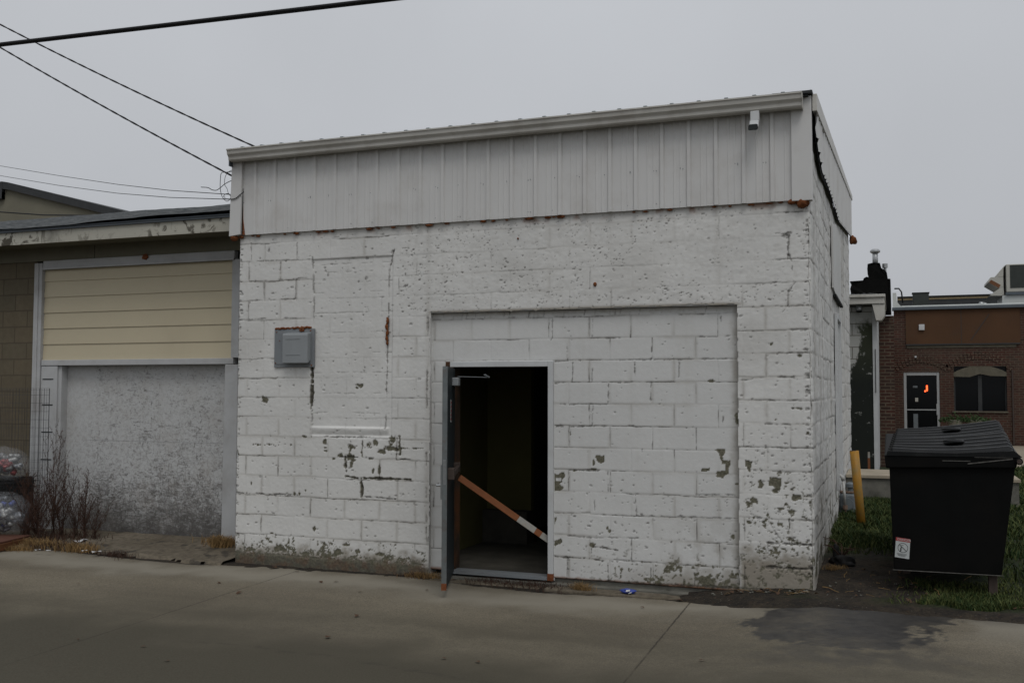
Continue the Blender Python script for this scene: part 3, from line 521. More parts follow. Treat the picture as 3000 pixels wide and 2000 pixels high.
    for pts in ([(0, 825), (250, 810), (720, 800)], [(830, 805), (1200, 795)], [(1240, 800), (1700, 790), (2150, 785)], [(1018, 815), (1022, 1050)], [(1210, 655), (1205, 790)], [(1205, 1060), (1203, 1260)], [(527, 330), (530, 550)], [(65, 330), (70, 545), (50, 575)], [(1710, 590), (1720, 730)], [(240, 620), (248, 800)], [(1520, 830), (1520, 1000)], [(700, 1062), (1000, 1055)], [(1030, 1055), (1500, 1055)], [(200, 1060), (60, 1068)], [(715, 1075), (708, 1305)], [(70, 1305), (220, 1305)], [(270, 1310), (700, 1310)], [(1730, 537), (2110, 525)], [(540, 550), (930, 548)], [(2010, 300), (2010, 520)], [(120, 1560), (560, 1562), (1010, 1558)], [(300, 830), (300, 1050)], [(530, 880), (530, 1055)], [(540, 1330), (520, 1560)], [(2030, 1440), (2035, 1560)]): W.line([z3(a, b, Y) for a, b in pts], .0072, 'crack', .82, .004, .22)
    n = fbm(s*11, t*11, 61, 5); n2 = fbm(s*40, t*40, 63, 3)
    W.grime = np.maximum(W.grime, .5*sst(.9, .05, t)*sst(-2.0, -.9, s)*sst(.42, .66, n)*(.3+.7*np.exp(-(np.minimum(W.db, W.dv)/.035)**2))); W.grime = np.maximum(W.grime, .75*sst(.16, -.06, t+(n-.5)*.2)*sst(-2.2, -.8, s)); W.grime = np.maximum(W.grime, .55*sst(-.72, -.63, s+(n-.5)*.08))
    W.bare = np.maximum(W.bare, sst(.6, .66, n*.45+n2*.55+.17*sst(.2, -.05, t)*sst(-2.2, -.8, s)-.02)*sst(.3, .1, t)*sst(-2.3, -1.6, s)); W.pits(260, (-2.3, -.65, -.05, .9), .003, .008, None, .8, 8); W.pits(120, (-2.3, -.65, .9, 2.3), .002, .006, None, .7, 9)
    W.rust = np.maximum(W.rust, .8*sst(-.045, -.075, t+(n-.5)*.04))
    keep = ~((s > -3.452) & (s < -2.346) & (t < 1.944)); kp = keep[:-1, :-1] | keep[1:, :-1] & keep[:-1, 1:]
    W.h += -.05*(1-sst(0, .01, t-T[0]))
    me = grid_mesh('infill_wall', S, T, (s, .06-W.h, t), dict(crack=W.crack, bare=W.bare, grime=W.grime, rust=W.rust), kp); link('infill_wall', me, 'paint2', B)
    box('foundation', 'slabface', B, -2.38, -.62, .085, .4, -.3, -.082); box('recess_sill', 'slabface', B, -3.61, -.63, -.02, .30, -.3, -.118); box('footing_ledge', 'apron', B, -2.36, -.98, -.20, -.022, -.3, -.128, bevel=.012); box('footing_ledge', 'apron', B, -3.55, -2.42, -.15, -.022, -.3, -.138, bevel=.012)
    # ---- right side wall
    S = np.concatenate([np.arange(0, 8.45, .016)]); T = np.arange(-.1, 4.3, .0125); W = Wall(S, T); s, t = W.s, W.t; W.wob = fbm(s*9, t*22, 3)-.5
    W.h += (fbm(s*3, t*5, 1)-.5)*.02+(fbm(s*14, t*24, 5)-.5)*.007
    W.blocks(0, .166, .2032, .2032, 0, .013, .006, .02, .8, .004, 12)
    W.pits(1300, (0, 8.4, .2, 4.1), .006, .022, lambda a, b: .3+.7*(float(vn(np.array(a*.9), np.array(b*2.), 7)) > .5), .9, 21)
    n = fbm(s*6, t*9, 70, 5); W.bare = np.maximum(W.bare, sst(.62, .68, n+.1*sst(.5, 0, t))*sst(.9, .3, t)); W.grime = np.maximum(W.grime, .6*sst(.3, .05, t+(n-.5)*.3)); W.grime = np.maximum(W.grime, .35*sst(.5, .75, fbm(s*9, t*.6, 71)))
    W.h += -.016*(1-sst(0, .03, s))*(.6+.8*n)
    top = np.interp(s, [0, .5, 1, 2, 3.1, 4.2, 6, 8.5], [4.05, 3.95, 3.90, 3.90, 3.93, 3.92, 4.08, 4.28])
    me = grid_mesh('side_wall', S, T, (W.h, s, t), dict(crack=W.crack, bare=W.bare, grime=W.grime, rust=W.rust), ((t < top)[:-1, :-1])); link('side_wall', me, 'paint', B)
    MB().prism([(2.95, 3.56), (3.75, 3.69), (4.85, 3.66), (4.9, 2.79), (3.2, 2.83), (3.02, 2.85)], lambda a, b, k: (k, a, b), .012, .030).build('window_board', 'paint2', B); box('window_board_shadow', 'darkgap', B, .012, .05, 3.2, 4.92, 2.765, 2.792)  # thin dark box stands in for the shadow beneath the board
    d = MB().box(.006, .04, 3.55, 3.64, .5, 2.6); d.box(.006, .04, 4.42, 4.51, .5, 2.6); d.box(.006, .045, 3.64, 4.42, 2.53, 2.6); d.build('side_door_frame', 'whitetrim', B, bevel=.004); box('side_door', 'paint2', B, .004, .012, 3.64, 4.42, .5, 2.53)
    # rear and left walls, roof deck
    w = MB(); w.box(-5.86, -.01, 8.28, 8.44, -.1, 4.7); w.prism([(.30, -.1), (8.3, -.1), (8.3, 4.72), (.30, 4.05)], lambda a, b, k: (k, a, b), -5.86, -5.66); w.box(-5.86, -5.66, .012, .3, -.1, 4.05); w.build('rear_wall', 'whitetrim', B)
    # ---- metal cladding on the front
    prof = []; x = -5.80; y0 = -.028
    rib = [(-.030, 0), (-.018, -.021), (.010, -.021), (.022, 0), (.095, 0), (.101, -.004), (.112, -.004), (.118, 0), (.150, 0), (.156, -.004), (.167, -.004), (.173, 0)]
    prof.append((-5.81, y0)); k = -5.645
    while k < -.05:
        for dx, dy in rib:
            if prof[-1][0] < k+dx < -.02: prof.append((k+dx, y0+dy))
        k += .2426
    prof.append((-.02, y0))
    c = MB(); n = len(prof); c.add([(a, b, 3.312) for a, b in prof]+[(a, b, 4.13) for a, b in prof]+[(a, .0, 3.312) for a, b in prof], [(i, i+1, n+i+1, n+i) for i in range(n-1)]+[(i+1, i, 2*n+i, 2*n+i+1) for i in range(n-1)]); clad = c.build('front_cladding', 'cladding', B)
    sc = MB()
    g = np.random.default_rng(3)
    for i, (a, b) in enumerate(prof):
        if b > y0-.001 and i % 3 == 0:
            for zz in (3.36, 3.66, 3.67):
                if g.random() < .4: sc.lathe((a+.012, 0, 0), [(.0045, 0), (.0045, .004)], 6); k0 = len(sc.v)-12; sc.v[k0:] = [(p[0], y0-p[2]-.0005, zz+(p[1])) for p in sc.v[k0:]]
    sc.build('screw', 'ventgrey2', clad)
    tr = MB(); tr.prism([(-5.955, 3.30), (-5.815, 3.315), (-5.80, 4.14), (-5.93, 4.14)], lambda a, b, k: (a, k, b), -.066, -.005); tr.build('left_corner_trim', 'cladding', B, bevel=.004); box('trim_gap', 'darkgap', B, -5.8145, -5.806, -.040, -.006, 3.315, 4.13); MB().prism([(-5.806, 3.314), (-5.775, 3.314), (-5.80, 3.48), (-5.804, 3.62)], lambda a, b, k: (a, k, b), -.032, -.0285).build('rust_stain', 'rust', B)
    MB().box(-.148, .022, -.062, .02, 3.30, 4.205).build('right_corner_trim', 'cladding', B, bevel=.004)
    # ---- gutter (K profile)
    kp = [(-.0, 4.205), (-.0, 4.10), (-.012, 4.088), (-.085, 4.088), (-.095, 4.10), (-.098, 4.125), (-.104, 4.135), (-.122, 4.155), (-.128, 4.19), (-.138, 4.196), (-.138, 4.208), (-.124, 4.208), (-.12, 4.192), (-.016, 4.192), (-.014, 4.205)]
    MB().prism([(a-.066, b) for a, b in kp], lambda a, b, k: (k, a, b), -5.905, -.05).build('gutter', 'gutter', B)
    MB().prism([(a-.066, b) for a, b in [(.0, 4.212), (0, 4.08), (-.09, 4.08), (-.106, 4.13), (-.13, 4.155), (-.142, 4.21)]], lambda a, b, k: (k, a, b), -.0495, -.043).build('gutter_end_cap', 'gutter', B)
    box('roof_edge_cap', 'bluegutter', B, -5.932, -5.918, -.12, .02, 4.045, 4.222)
    # downspout stub under the gutter with an open black mouth
    px = xz(2212, 330, -.13)[0]
    d = MB(); d.obox((px, -.135, 4.045), (.038, 0, 0), (0, .030, 0), (0, .004, .045)); d.obox((px-.004, -.155, 3.978), (.039, 0, 0), (0, .032, .008), (0, .018, .036)); ds = d.build('downspout', 'whitetrim', B, bevel=.008); MB().obox((px-.009, -.196, 3.938), (.0395, 0, 0), (0, .032, .008), (0, .016, .030)).build('mouth', 'darkgap', ds, bevel=.012)
    # ---- roof sheet with ribs showing above the gutter
    rz = lambda y: 4.222+.079*(y+.07); pr = []; k = -5.9
    while k < .03: pr += [(k, 0), (k+.085, 0), (k+.095, .031), (k+.125, .031), (k+.135, 0)]; k += .2426
    pr = [p for p in pr if p[0] < .02]+[(.03, 0)]
    r = MB(); n = len(pr); r.add([(a, -.09, rz(-.09)+h) for a, h in pr]+[(a, 8.6, rz(8.6)+h) for a, h in pr]+[(a, -.09, rz(-.09)+h-.008) for a, h in pr], [(i, i+1, n+i+1, n+i) for i in range(n-1)]+[(i+1, i, 2*n+i, 2*n+i+1) for i in range(n-1)]); roof = r.build('roof', 'roofmetal', B)
    MB().prism([(-.10, rz(-.1)-.03), (8.62, rz(8.62)-.03), (8.62, rz(8.62)-.012), (-.1, rz(-.1)-.012)], lambda a, b, k: (k, a, b), -5.86, .0).build('deck', 'darkgap', roof)
    MB().box(-.30, .035, -.11, .05, 4.214, 4.238).build('ridge_flashing', 'coping', roof)
    # ---- side cladding: ragged lower edge over a dark gap, rake trim above
    ys = np.arange(.02, 8.5, .05); low = np.interp(ys, [0, .11, .46, .98, 1.86, 3.1, 4.2, 8.1, 8.5], [3.99, 3.937, 3.835, 3.755, 3.793, 3.815, 3.795, 4.192, 4.22]); up = 4.08+.0905*ys
    v = []; f = []
    for i, (a, b, c_) in enumerate(zip(ys, low, up)):
        ph = (a % .2426)/.2426; x = .045+(.016 if ph < .2 else 0); v += [(x, a, b+(.012 if ph < .2 else 0)), (x, a, c_)]
        if i: f.append((2*i-2, 2*i, 2*i+1, 2*i-1))
    MB().add(v, f).build('side_cladding', 'cladding', B)
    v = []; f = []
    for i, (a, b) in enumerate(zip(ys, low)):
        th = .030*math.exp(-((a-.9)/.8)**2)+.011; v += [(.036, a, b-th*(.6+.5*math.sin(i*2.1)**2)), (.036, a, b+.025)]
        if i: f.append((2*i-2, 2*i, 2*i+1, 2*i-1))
    MB().add(v, f).build('gap_shade_strip', 'darkgap', B)  # dark strip painting in the shade of the gap below the cladding
    MB().prism([(-.03, 4.075), (8.6, 4.85), (8.6, 4.925), (-.03, 4.225)], lambda a, b, k: (k, a, b), .028, .068).build('rake_trim', 'gutter', B, bevel=.004)
    # ---- foam beads squeezed from under the cladding
    fb = MB(); g = np.random.default_rng(5); x = -5.82
    while x < -.15:
        if g.random() < .6: fb.blob((x, -.016, 3.303-.008*g.random()), .009+.012*g.random()**2, int(g.integers(50)), .5, 5, (1.6+2.0*g.random(), .7, .8))
        x += .06+.09*g.random()
    fb.blob((-.06, -.03, 3.283), .044, 5, .55, 12, (1.1, .8, 1.0)); fb.blob((-.14, -.035, 3.298), .03, 9, .5, 8, (1.5, .8, .7)); fb.blob((-5.91, -.03, 3.285), .04, 7, .45, 9, (1.2, .8, .8)); fb.blob((-5.83, -.02, 3.292), .022, 8, .45, 7, (1.4, .7, .8))
    nx = xz(890*1.2755, 740*1.2755)[0]
    for i in range(16): fb.blob((nx+.006*math.sin(i), -.006, 2.385-i*.0165), .010+.008*math.sin(i*.9)**2, i, .5, 5, (.9, .8, 1.5))
    p = xz(1367*1.2755, 653*1.2755); fb.blob((p[0], -.008, p[1]), .017, 3, .4, 7, (1, .6, 1.2)); p = xz(1190*1.2755, 548*1.2755); fb.blob((p[0], -.006, p[1]), .009, 4, .4, 6)
    fb.blob((.075, 8.35, 4.15), .075, 12, .5, 8, (.8, 1.2, 1))
    fb.build('foam_bead', 'foam', B, True)
    # ---- door frame, threshold
    fr = MB(); fr.box(-2.395, -2.345, .03, .22, -.1, 1.948); fr.box(-3.405, -2.395, .03, .22, 1.895, 1.948); f = fr.build('door_frame', 'whitetrim', B, bevel=.004)
    box('rusty_foot', 'rust', f, -2.397, -2.343, .027, .06, -.1, -.035); box('hinge_jamb', 'darkjamb', f, -3.452, -3.375, .032, .22, -.1, 1.948); box('threshold', 'ventgrey2', f, -3.40, -2.40, .02, .19, -.096, -.07); box('strike_plate', 'galv', f, -2.3965, -2.394, .07, .10, .88, .98)
    # ---- door leaf, open about seventy degrees
    A = R(70); dx = Vector((math.cos(A), -math.sin(A), 0)); nn = Vector((math.sin(A), math.cos(A), 0)); H = Vector((-3.345, .02, 0)); Lf = .92
    def dp(a, n_, z): return H+dx*a+nn*n_+Vector((0, 0, z))
    D = MB().obox(dp(Lf/2, -.022, .905), dx*Lf/2, nn*.022, (0, 0, .975)).build('door', 'doorslate', B, bevel=.003)
    e = MB().obox(dp(Lf+.0015, -.022, .905), dx*.003, nn*.0225, (0, 0, .974)); e.build('edge_channel', 'dooredge', D); MB().obox(dp(Lf+.003, -.022, -.045), dx*.004, nn*.0232, (0, 0, .03)).build('rusty_corner', 'rust', D)
    MB().obox(dp(Lf+.005, -.022, .95), dx*.002, nn*.013, (0, 0, .11)).build('latch_plate', 'steel', D)
    hp_ = MB().obox(dp(Lf-.07, -.052, .86), dx*.035, nn*.008, (0, 0, .15)); hp_.tube([dp(Lf-.07, -.045, .83), dp(Lf-.07, -.10, .83)], .011, 10); hp_.tube([dp(Lf-.07, -.095, .83), dp(Lf-.2, -.095, .828)], .010, 10); hp_.build('handle', 'steel', D)
    pb = MB().obox(dp(Lf-.10, .03, .93), dx*.06, nn*.03, (0, 0, .05)); pb.obox(dp(Lf-.45, .045, .93), dx*.33, nn*.018, (0, 0, .025)); pb.obox(dp(.09, .03, .93), dx*.04, nn*.03, (0, 0, .045)); pb.build('panic_bar', 'footbrown', D, bevel=.006)
    cl = MB().obox(dp(.26, .03, 1.75), dx*.13, nn*.03, (0, 0, .038)); cl.build('closer_body', 'ventgrey', D, bevel=.006); MB().bar(dp(.2, .04, 1.80), (-3.02, .10, 1.795), .022, .006).bar((-3.02, .10, 1.795), (-3.05, .06, 1.82), .03, .012).build('closer_arm', 'ventgrey2', D)
    st = MB().obox(dp(.52, .0008, 1.48), dx*.035, nn*.001, (0, 0, .105)).build('sticker', 'signwhite', D)
    sr = MB()
    for i in range(5): sr.obox(dp(.52, .0022, 1.405+i*.0375), dx*.026, nn*.0006, (0, 0, .011))
    sr.build('red_print', 'signred', st)
    # ---- dim interior
    b = MB(); b.box(-5.5, .3, .0, .0, 0, 0) if 0 else None
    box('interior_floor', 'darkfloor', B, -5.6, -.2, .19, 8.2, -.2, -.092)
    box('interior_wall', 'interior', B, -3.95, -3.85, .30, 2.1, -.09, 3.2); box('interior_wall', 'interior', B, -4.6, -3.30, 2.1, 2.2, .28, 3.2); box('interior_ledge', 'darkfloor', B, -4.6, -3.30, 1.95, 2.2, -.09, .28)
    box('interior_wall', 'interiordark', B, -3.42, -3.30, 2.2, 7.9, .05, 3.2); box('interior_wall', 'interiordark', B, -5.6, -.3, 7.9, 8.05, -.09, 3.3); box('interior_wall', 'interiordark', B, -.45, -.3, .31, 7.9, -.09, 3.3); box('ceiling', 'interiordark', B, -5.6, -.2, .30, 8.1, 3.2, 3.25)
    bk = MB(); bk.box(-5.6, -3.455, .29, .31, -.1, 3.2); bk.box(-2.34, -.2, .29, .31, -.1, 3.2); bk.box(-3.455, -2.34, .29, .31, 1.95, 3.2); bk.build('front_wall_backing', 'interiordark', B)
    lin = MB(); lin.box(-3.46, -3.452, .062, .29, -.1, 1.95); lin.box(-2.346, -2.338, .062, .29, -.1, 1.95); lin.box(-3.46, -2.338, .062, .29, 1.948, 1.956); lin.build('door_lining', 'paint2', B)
    return B
WB = white_building()

def on_the_building():
    # vent cover
    V = thing('vent_cover', 'grey square vent cover screwed to the white block wall left of the bricked up window', 'vent cover', (-5.17, 0, 1.9))
    k6 = lambda x, y, Y=-.01: xz(780+x/8.711, 930+y/8.711, Y)
    (x0, z1), (x1, z0) = k6(225, 305), k6(1225, 1265)
    p = MB().box(x0, x1, -.020, .004, z0, z1); p.box(x0+.03, x1-.03, -.026, -.019, z0+.03, z1-.03); pl = p.build('base_plate', 'ventgrey2', V, bevel=.004)
    sc = MB()
    for a, b in ((x0+.03, z1-.03), (x1-.04, z1-.02), (x0+.02, z0+.045), (x1-.025, z0+.02), (x0+.07, z1-.12)): sc.box(a-.005, a+.005, -.0295, -.018, b-.005, b+.005)
    sc.build('screw', 'rust', pl)
    (a0, b1), (a1, b0) = k6(415, 385, -.09), k6(1045, 1155, -.09)
    h = MB().prism([(-.024, b1+.0), (-.085, b1-.01), (-.092, b1-.03), (-.092, b0+.0), (-.080, b0-.006), (-.024, b0+.03)], lambda a, b, k: (k, a, b), a0, a1); hd = h.build('hood', 'ventgrey', V, bevel=.012, seg=3)
    gr = MB(); dz = b1-b0
    for q in (.22, .74): gr.box(a0+.04, a1-.09, -.0955, -.09, b0+dz*(1-q), b0+dz*(1-q)+.006)
    gr.build('moulded_line', 'ventgrey', hd)
    fm = MB(); g = np.random.default_rng(9)
    (f0, fz), (f1, _) = k6(275, 285), k6(1120, 270)
    n = 26
    for i in range(n):
        t = i/(n-1); fm.blob((f0+(f1-f0)*t, -.016, z1+.006+.008*t+.004*math.sin(i*1.7)), .009+.006*g.random(), i, .5, 5, (1.5, 1, .9))
    for i in range(12):
        t = math.pi*2*i/12; c = k6(930, 315); fm.blob((c[0]+.017*math.cos(t)*1.15, -.028, c[1]+.013*math.sin(t)), .008+.004*g.random(), i, .5, 5)
    fm.build('foam_seal', 'foam', V, True)
    # striped prop bar holding the door
    a, b = Vector((-3.14, -.33, .86)), Vector((-2.405, .12, .255))
    P = thing('prop_bar', 'orange and white striped bar wedged across the open doorway', 'prop bar', a); d = b-a
    for nm, t0, t1, m_ in (('orange_band', 0, .645, 'orange'), ('white_band', .645, .835, 'barwhite'), ('orange_band', .835, .90, 'orange'), ('white_band', .90, 1., 'barwhite')): MB().bar(a+d*t0, a+d*t1, .034, .058).build(nm, m_, P, bevel=.003)
on_the_building()

# =================================================================== LEFT BUILDING
def left_building():
    L = thing('garage_building', 'low tan block garage with cream siding above its boarded up door', 'building', (-8, .75, 0)); yw = .75
    box('wall', 'tanblock', L, -13.5, -9.50, yw+.02, yw+.25, -.1, 3.285); box('side_wall', 'tanblock', L, -13.5, -13.25, yw+.25, 7.5, -.1, 3.5); box('rear_wall', 'tanblock', L, -13.25, -5.9, 7.3, 7.5, -.1, 3.5)
    box('end_wall', 'tanblock', L, -6.398, -5.885, yw+.02, yw+.25, -.1, 3.285)
    # siding courses
    s = MB(); z = 2.035; n = 0; tops = []
    ch = (3.175-2.035)/5.75
    while z < 3.17:
        z2 = min(z+ch, 3.175); s.add([(-9.37, yw+.022, z), (-6.50, yw+.022, z), (-6.50, yw+.034, z2), (-9.37, yw+.034, z2), (-9.37, yw+.045, z), (-6.50, yw+.045, z)], [(0, 1, 2, 3), (1, 0, 4, 5)]); z = z2
    s.build('siding', 'cream', L)
    # frame around the siding and the door
    f = MB(); f.box(-9.50, -9.37, yw-.02, yw+.06, -.1, 3.26); f.box(-9.455, -9.42, yw-.032, yw-.018, -.1, 3.26); f.build('jamb', 'greytrim', L, bevel=.006)
    f = MB(); f.box(-9.36, -6.47, yw-.018, yw+.06, 3.185, 3.283); f.box(-9.36, -6.47, yw-.03, yw-.017, 3.17, 3.20); f.build('head_trim', 'greytrim', L, bevel=.005)
    f = MB(); f.box(-9.355, -6.47, yw-.012, yw+.10, 1.965, 2.035); f.build('door_head', 'greytrim', L, bevel=.005)
    box('side_trim', 'greytrim', L, -6.50, -6.40, yw-.012, yw+.06, 2.04, 3.18); MB().prism([(-6.595, -.07), (-6.40, -.07), (-6.40, 1.96), (-6.58, 1.96)], lambda a, b, k: (a, k, b), yw-.014, yw+.06).build('door_post', 'greytrim', L, bevel=.006)
    f = MB(); f.box(-9.36, -9.10, yw-.004, yw+.08, -.1, 1.96); jb = f.build('boxed_jamb', 'greytrim', L, bevel=.004)
    g = MB()
    for zz in (1.79, 1.47, 1.13, .79): g.box(-9.33, -9.16, yw-.009, yw-.002, zz, zz+.012)
    g.build('lap_line', 'darkgap', jb)
    box('inner_reveal', 'greytrim', L, -9.10, -9.05, yw+.02, yw+.17, -.1, 1.96); b = MB().box(-9.05, -6.55, yw+.12, yw+.15, -.08, 1.98); b.build('door_board', 'osb', L); box('board_joint', 'greytrim', L, -8.72, -6.58, yw+.1175, yw+.12, 1.045, 1.050)
    # frieze, soffit, eave board, shingles
    box('frieze', 'olive', L, -13.5, -5.95, yw-.004, yw+.06, 3.285, 3.47); box('soffit', 'olive', L, -13.5, -5.96, .31, yw, 3.452, 3.468)
    MB().box(-8.55, -8.545, yw-.007, yw-.003, 3.285, 3.45).build('frieze_joint', 'darkgap', L)
    box('eave_board', 'peel', L, -13.5, -5.96, .275, .305, 3.425, 3.575); box('drip_edge', 'bluegutter', L, -13.5, -5.96, .25, .31, 3.577, 3.615)
    S = np.arange(-13.6, -5.95, .08); T = np.arange(.22, 4.05, .04); s_, t_ = np.meshgrid(S, T, indexing='ij'); st = (t_-.22)/.14
    zr = 3.628+.245*(t_-.22)+.02*(1-(st-np.floor(st)))*.7+(fbm(s_*3, t_*3, 4)-.5)*.03+.05*sst(-9.5, -6.5, s_)*sst(.2, 2, t_)-.03*np.exp(-((s_+8.9)/.8)**2)
    me = grid_mesh('roof', S, T, (s_, t_, zr), {}); link('roof', me, 'shingle', L); MB().prism([(.24, 3.60), (4.05, 4.53), (7.6, 3.6)], lambda a, b, k: (k, a, b), -13.5, -5.97).build('rear_roof', 'shingle', L)
    fo = MB(); fo.blob((-7.75, yw-.03, 3.262), .035, 4, .6, 7, (1.2, .5, .9)); fo.build('torn_trim', 'rust', L)
    # gable far behind
    G = thing('gable_building', 'olive stucco gable wall with black coping rising behind the garage', 'building', (-30, 20, 0))
    pk = [xz(22, 437*1.2755+2, 20), xz(340, 634, 20)]
    P1 = xz(12*1.2755, 435*1.2755, 20); P2 = xz(25*1.2755, 437*1.2755, 20); P3 = xz(265*1.2755, 497*1.2755, 20); P0 = xz(10*1.2755, 458*1.2755, 20); q = ((P3[1]-P2[1])/(P3[0]-P2[0])); end = (-20., P2[1]+q*(-20-P2[0]))
    MB().prism([(-44, -.1), (-20, -.1), end, P2, P1, (P1[0]-.05, P0[1]), (-44, P0[1]+1.2)], lambda a, b, k: (a, k, b), 20, 30).build('wall', 'stucco', G)
    c = MB(); th = .28
    for a, b in ((P2, end), (P1, P2), ((-44, P0[1]+1.2), (P1[0], P0[1]))): c.prism([a, b, (b[0], b[1]+th), (a[0], a[1]+th)], lambda u, w, k: (u, k, w), 19.85, 30.1)
    c.prism([(P1[0]-.35, P0[1]), (P1[0], P0[1]), (P1[0], P1[1]+th), (P1[0]-.35, P1[1]+th)], lambda u, w, k: (u, k, w), 19.84, 30.12); c.build('coping', 'coping', G)
left_building()

# =================================================================== CABLES
def cables():
    def sag(p, q, s, n=40): p, q = Vector(p), Vector(q); return [p.lerp(q, i/n)-Vector((0, 0, s*4*(i/n)*(1-i/n))) for i in range(n+1)]
    def twisted(pts, r, turns):
        m = MB(); n = len(pts)
        for ph in (0, math.pi): m.tube([p+Vector((0, math.cos(ph+turns*i/n*6.28), math.sin(ph+turns*i/n*6.28)))*r*.5 for i, p in enumerate(pts)], r, 5)
        return m
    d = Vector(atY(0, 44, .25))-Vector(atY(747, 430, .3)); a = Vector(atY(747, 430, .3)); tag(twisted(sag(a+d*2.2, a, .12, 260), .0075, 26).build('service_cable', 'wire', None, True), 'upper twisted service cable running to the white building roof edge', 'cable', 'service cables to the corner of the white building')
    a = Vector(atY(681, 516, .02)); d = Vector(atY(0, 115, .0))-a; tag(twisted(sag(a+d*2.2, a, .10, 260), .0075, 26).build('service_cable', 'wire', None, True), 'lower twisted service cable ending at the left corner trim', 'cable', 'service cables to the corner of the white building')
    a, b = Vector(atY(0, 130, -2.)), Vector(atY(1100, 1, -2.)); e = b-a; m = MB(); P = [a-e*1.5+e*(4*i/60) for i in range(61)]; m.tube(P, .017, 8); m.tube([p+Vector((0, .006, -.018)) for p in P], .006, 6); tag(m.build('overhead_cable', 'wire', None, True), 'thick black overhead cable crossing the top left of the sky', 'cable')
    w = lambda x, y, Y: Vector(atY(x/2.6133, y/2.6133, Y))
    for lab, pts in (('upper thin grey wire above the garage roof', [(0, 1270), (450, 1345), (900, 1412), (1300, 1458), (1775, 1490)]), ('lower thin grey wire above the garage roof', [(0, 1345), (450, 1420), (900, 1480), (1300, 1512), (1790, 1527)])):
        P = [w(x, y, 5-i*1.24) for i, (x, y) in enumerate(pts)]; P = [P[0]+(P[0]-P[1])*2]+P; tag(MB().tube(P, .0045, 5).build('thin_wire', 'thinwire', None, True), lab, 'wire', 'thin wires over the garage')
    P = [Vector(atY(x, y, 6.)) for x, y in [(-400, 618), (0, 621), (130, 630), (270, 631), (330, 627), (420, 629), (640, 622), (900, 640)]]; tag(MB().tube(P, .012, 6).build('sagging_cable', 'wire', None, True), 'black cable sagging in front of the stucco gable', 'cable')
    z8 = lambda x, y, Y=-.03: Vector(atY(600+x/5.406, 430+y/5.406, Y))
    def smooth(pts, n=8):
        out = []; P = [pts[0]]+pts+[pts[-1]]
        for i in range(1, len(P)-2):
            for k in range(n):
                t = k/n; p0, p1, p2, p3 = P[i-1:i+3]; out.append(.5*((2*p1)+(p2-p0)*t+(2*p0-5*p1+4*p2-p3)*t*t+(3*p1-p0-3*p2+p3)*t**3))
        return out+[pts[-1]]
    for lab, pts, r, mt in (('long loose wire loop hanging at the left corner trim', [(445, 395), (330, 405), (265, 415), (248, 500), (245, 660), (275, 790), (340, 860), (390, 840), (410, 790), (380, 745), (330, 750), (298, 785), (325, 808)], .0035, 'thinwire'), ('short loose wire curl inside the wire loop', [(442, 372), (390, 390), (340, 440), (315, 520), (315, 600), (350, 660), (375, 740), (410, 780)], .003, 'thinwire'), ('loose wire end sticking out left from the corner trim', [(440, 533), (380, 555), (310, 595), (245, 650), (180, 690), (110, 680), (50, 648), (-60, 640)], .004, 'wire'), ('black lead bent around the left corner trim', [(300, 825), (400, 830), (445, 830), (500, 810), (560, 758), (618, 716)], .005, 'wire')):
        tag(MB().tube(smooth([z8(x, y, -.075 if lab.startswith('black') else -.02-.02*math.sin(i*1.3)) for i, (x, y) in enumerate(pts)]), r, 6).build('loose_wire', mt, None, True), lab, 'wire', 'loose wires at the corner')
cables()

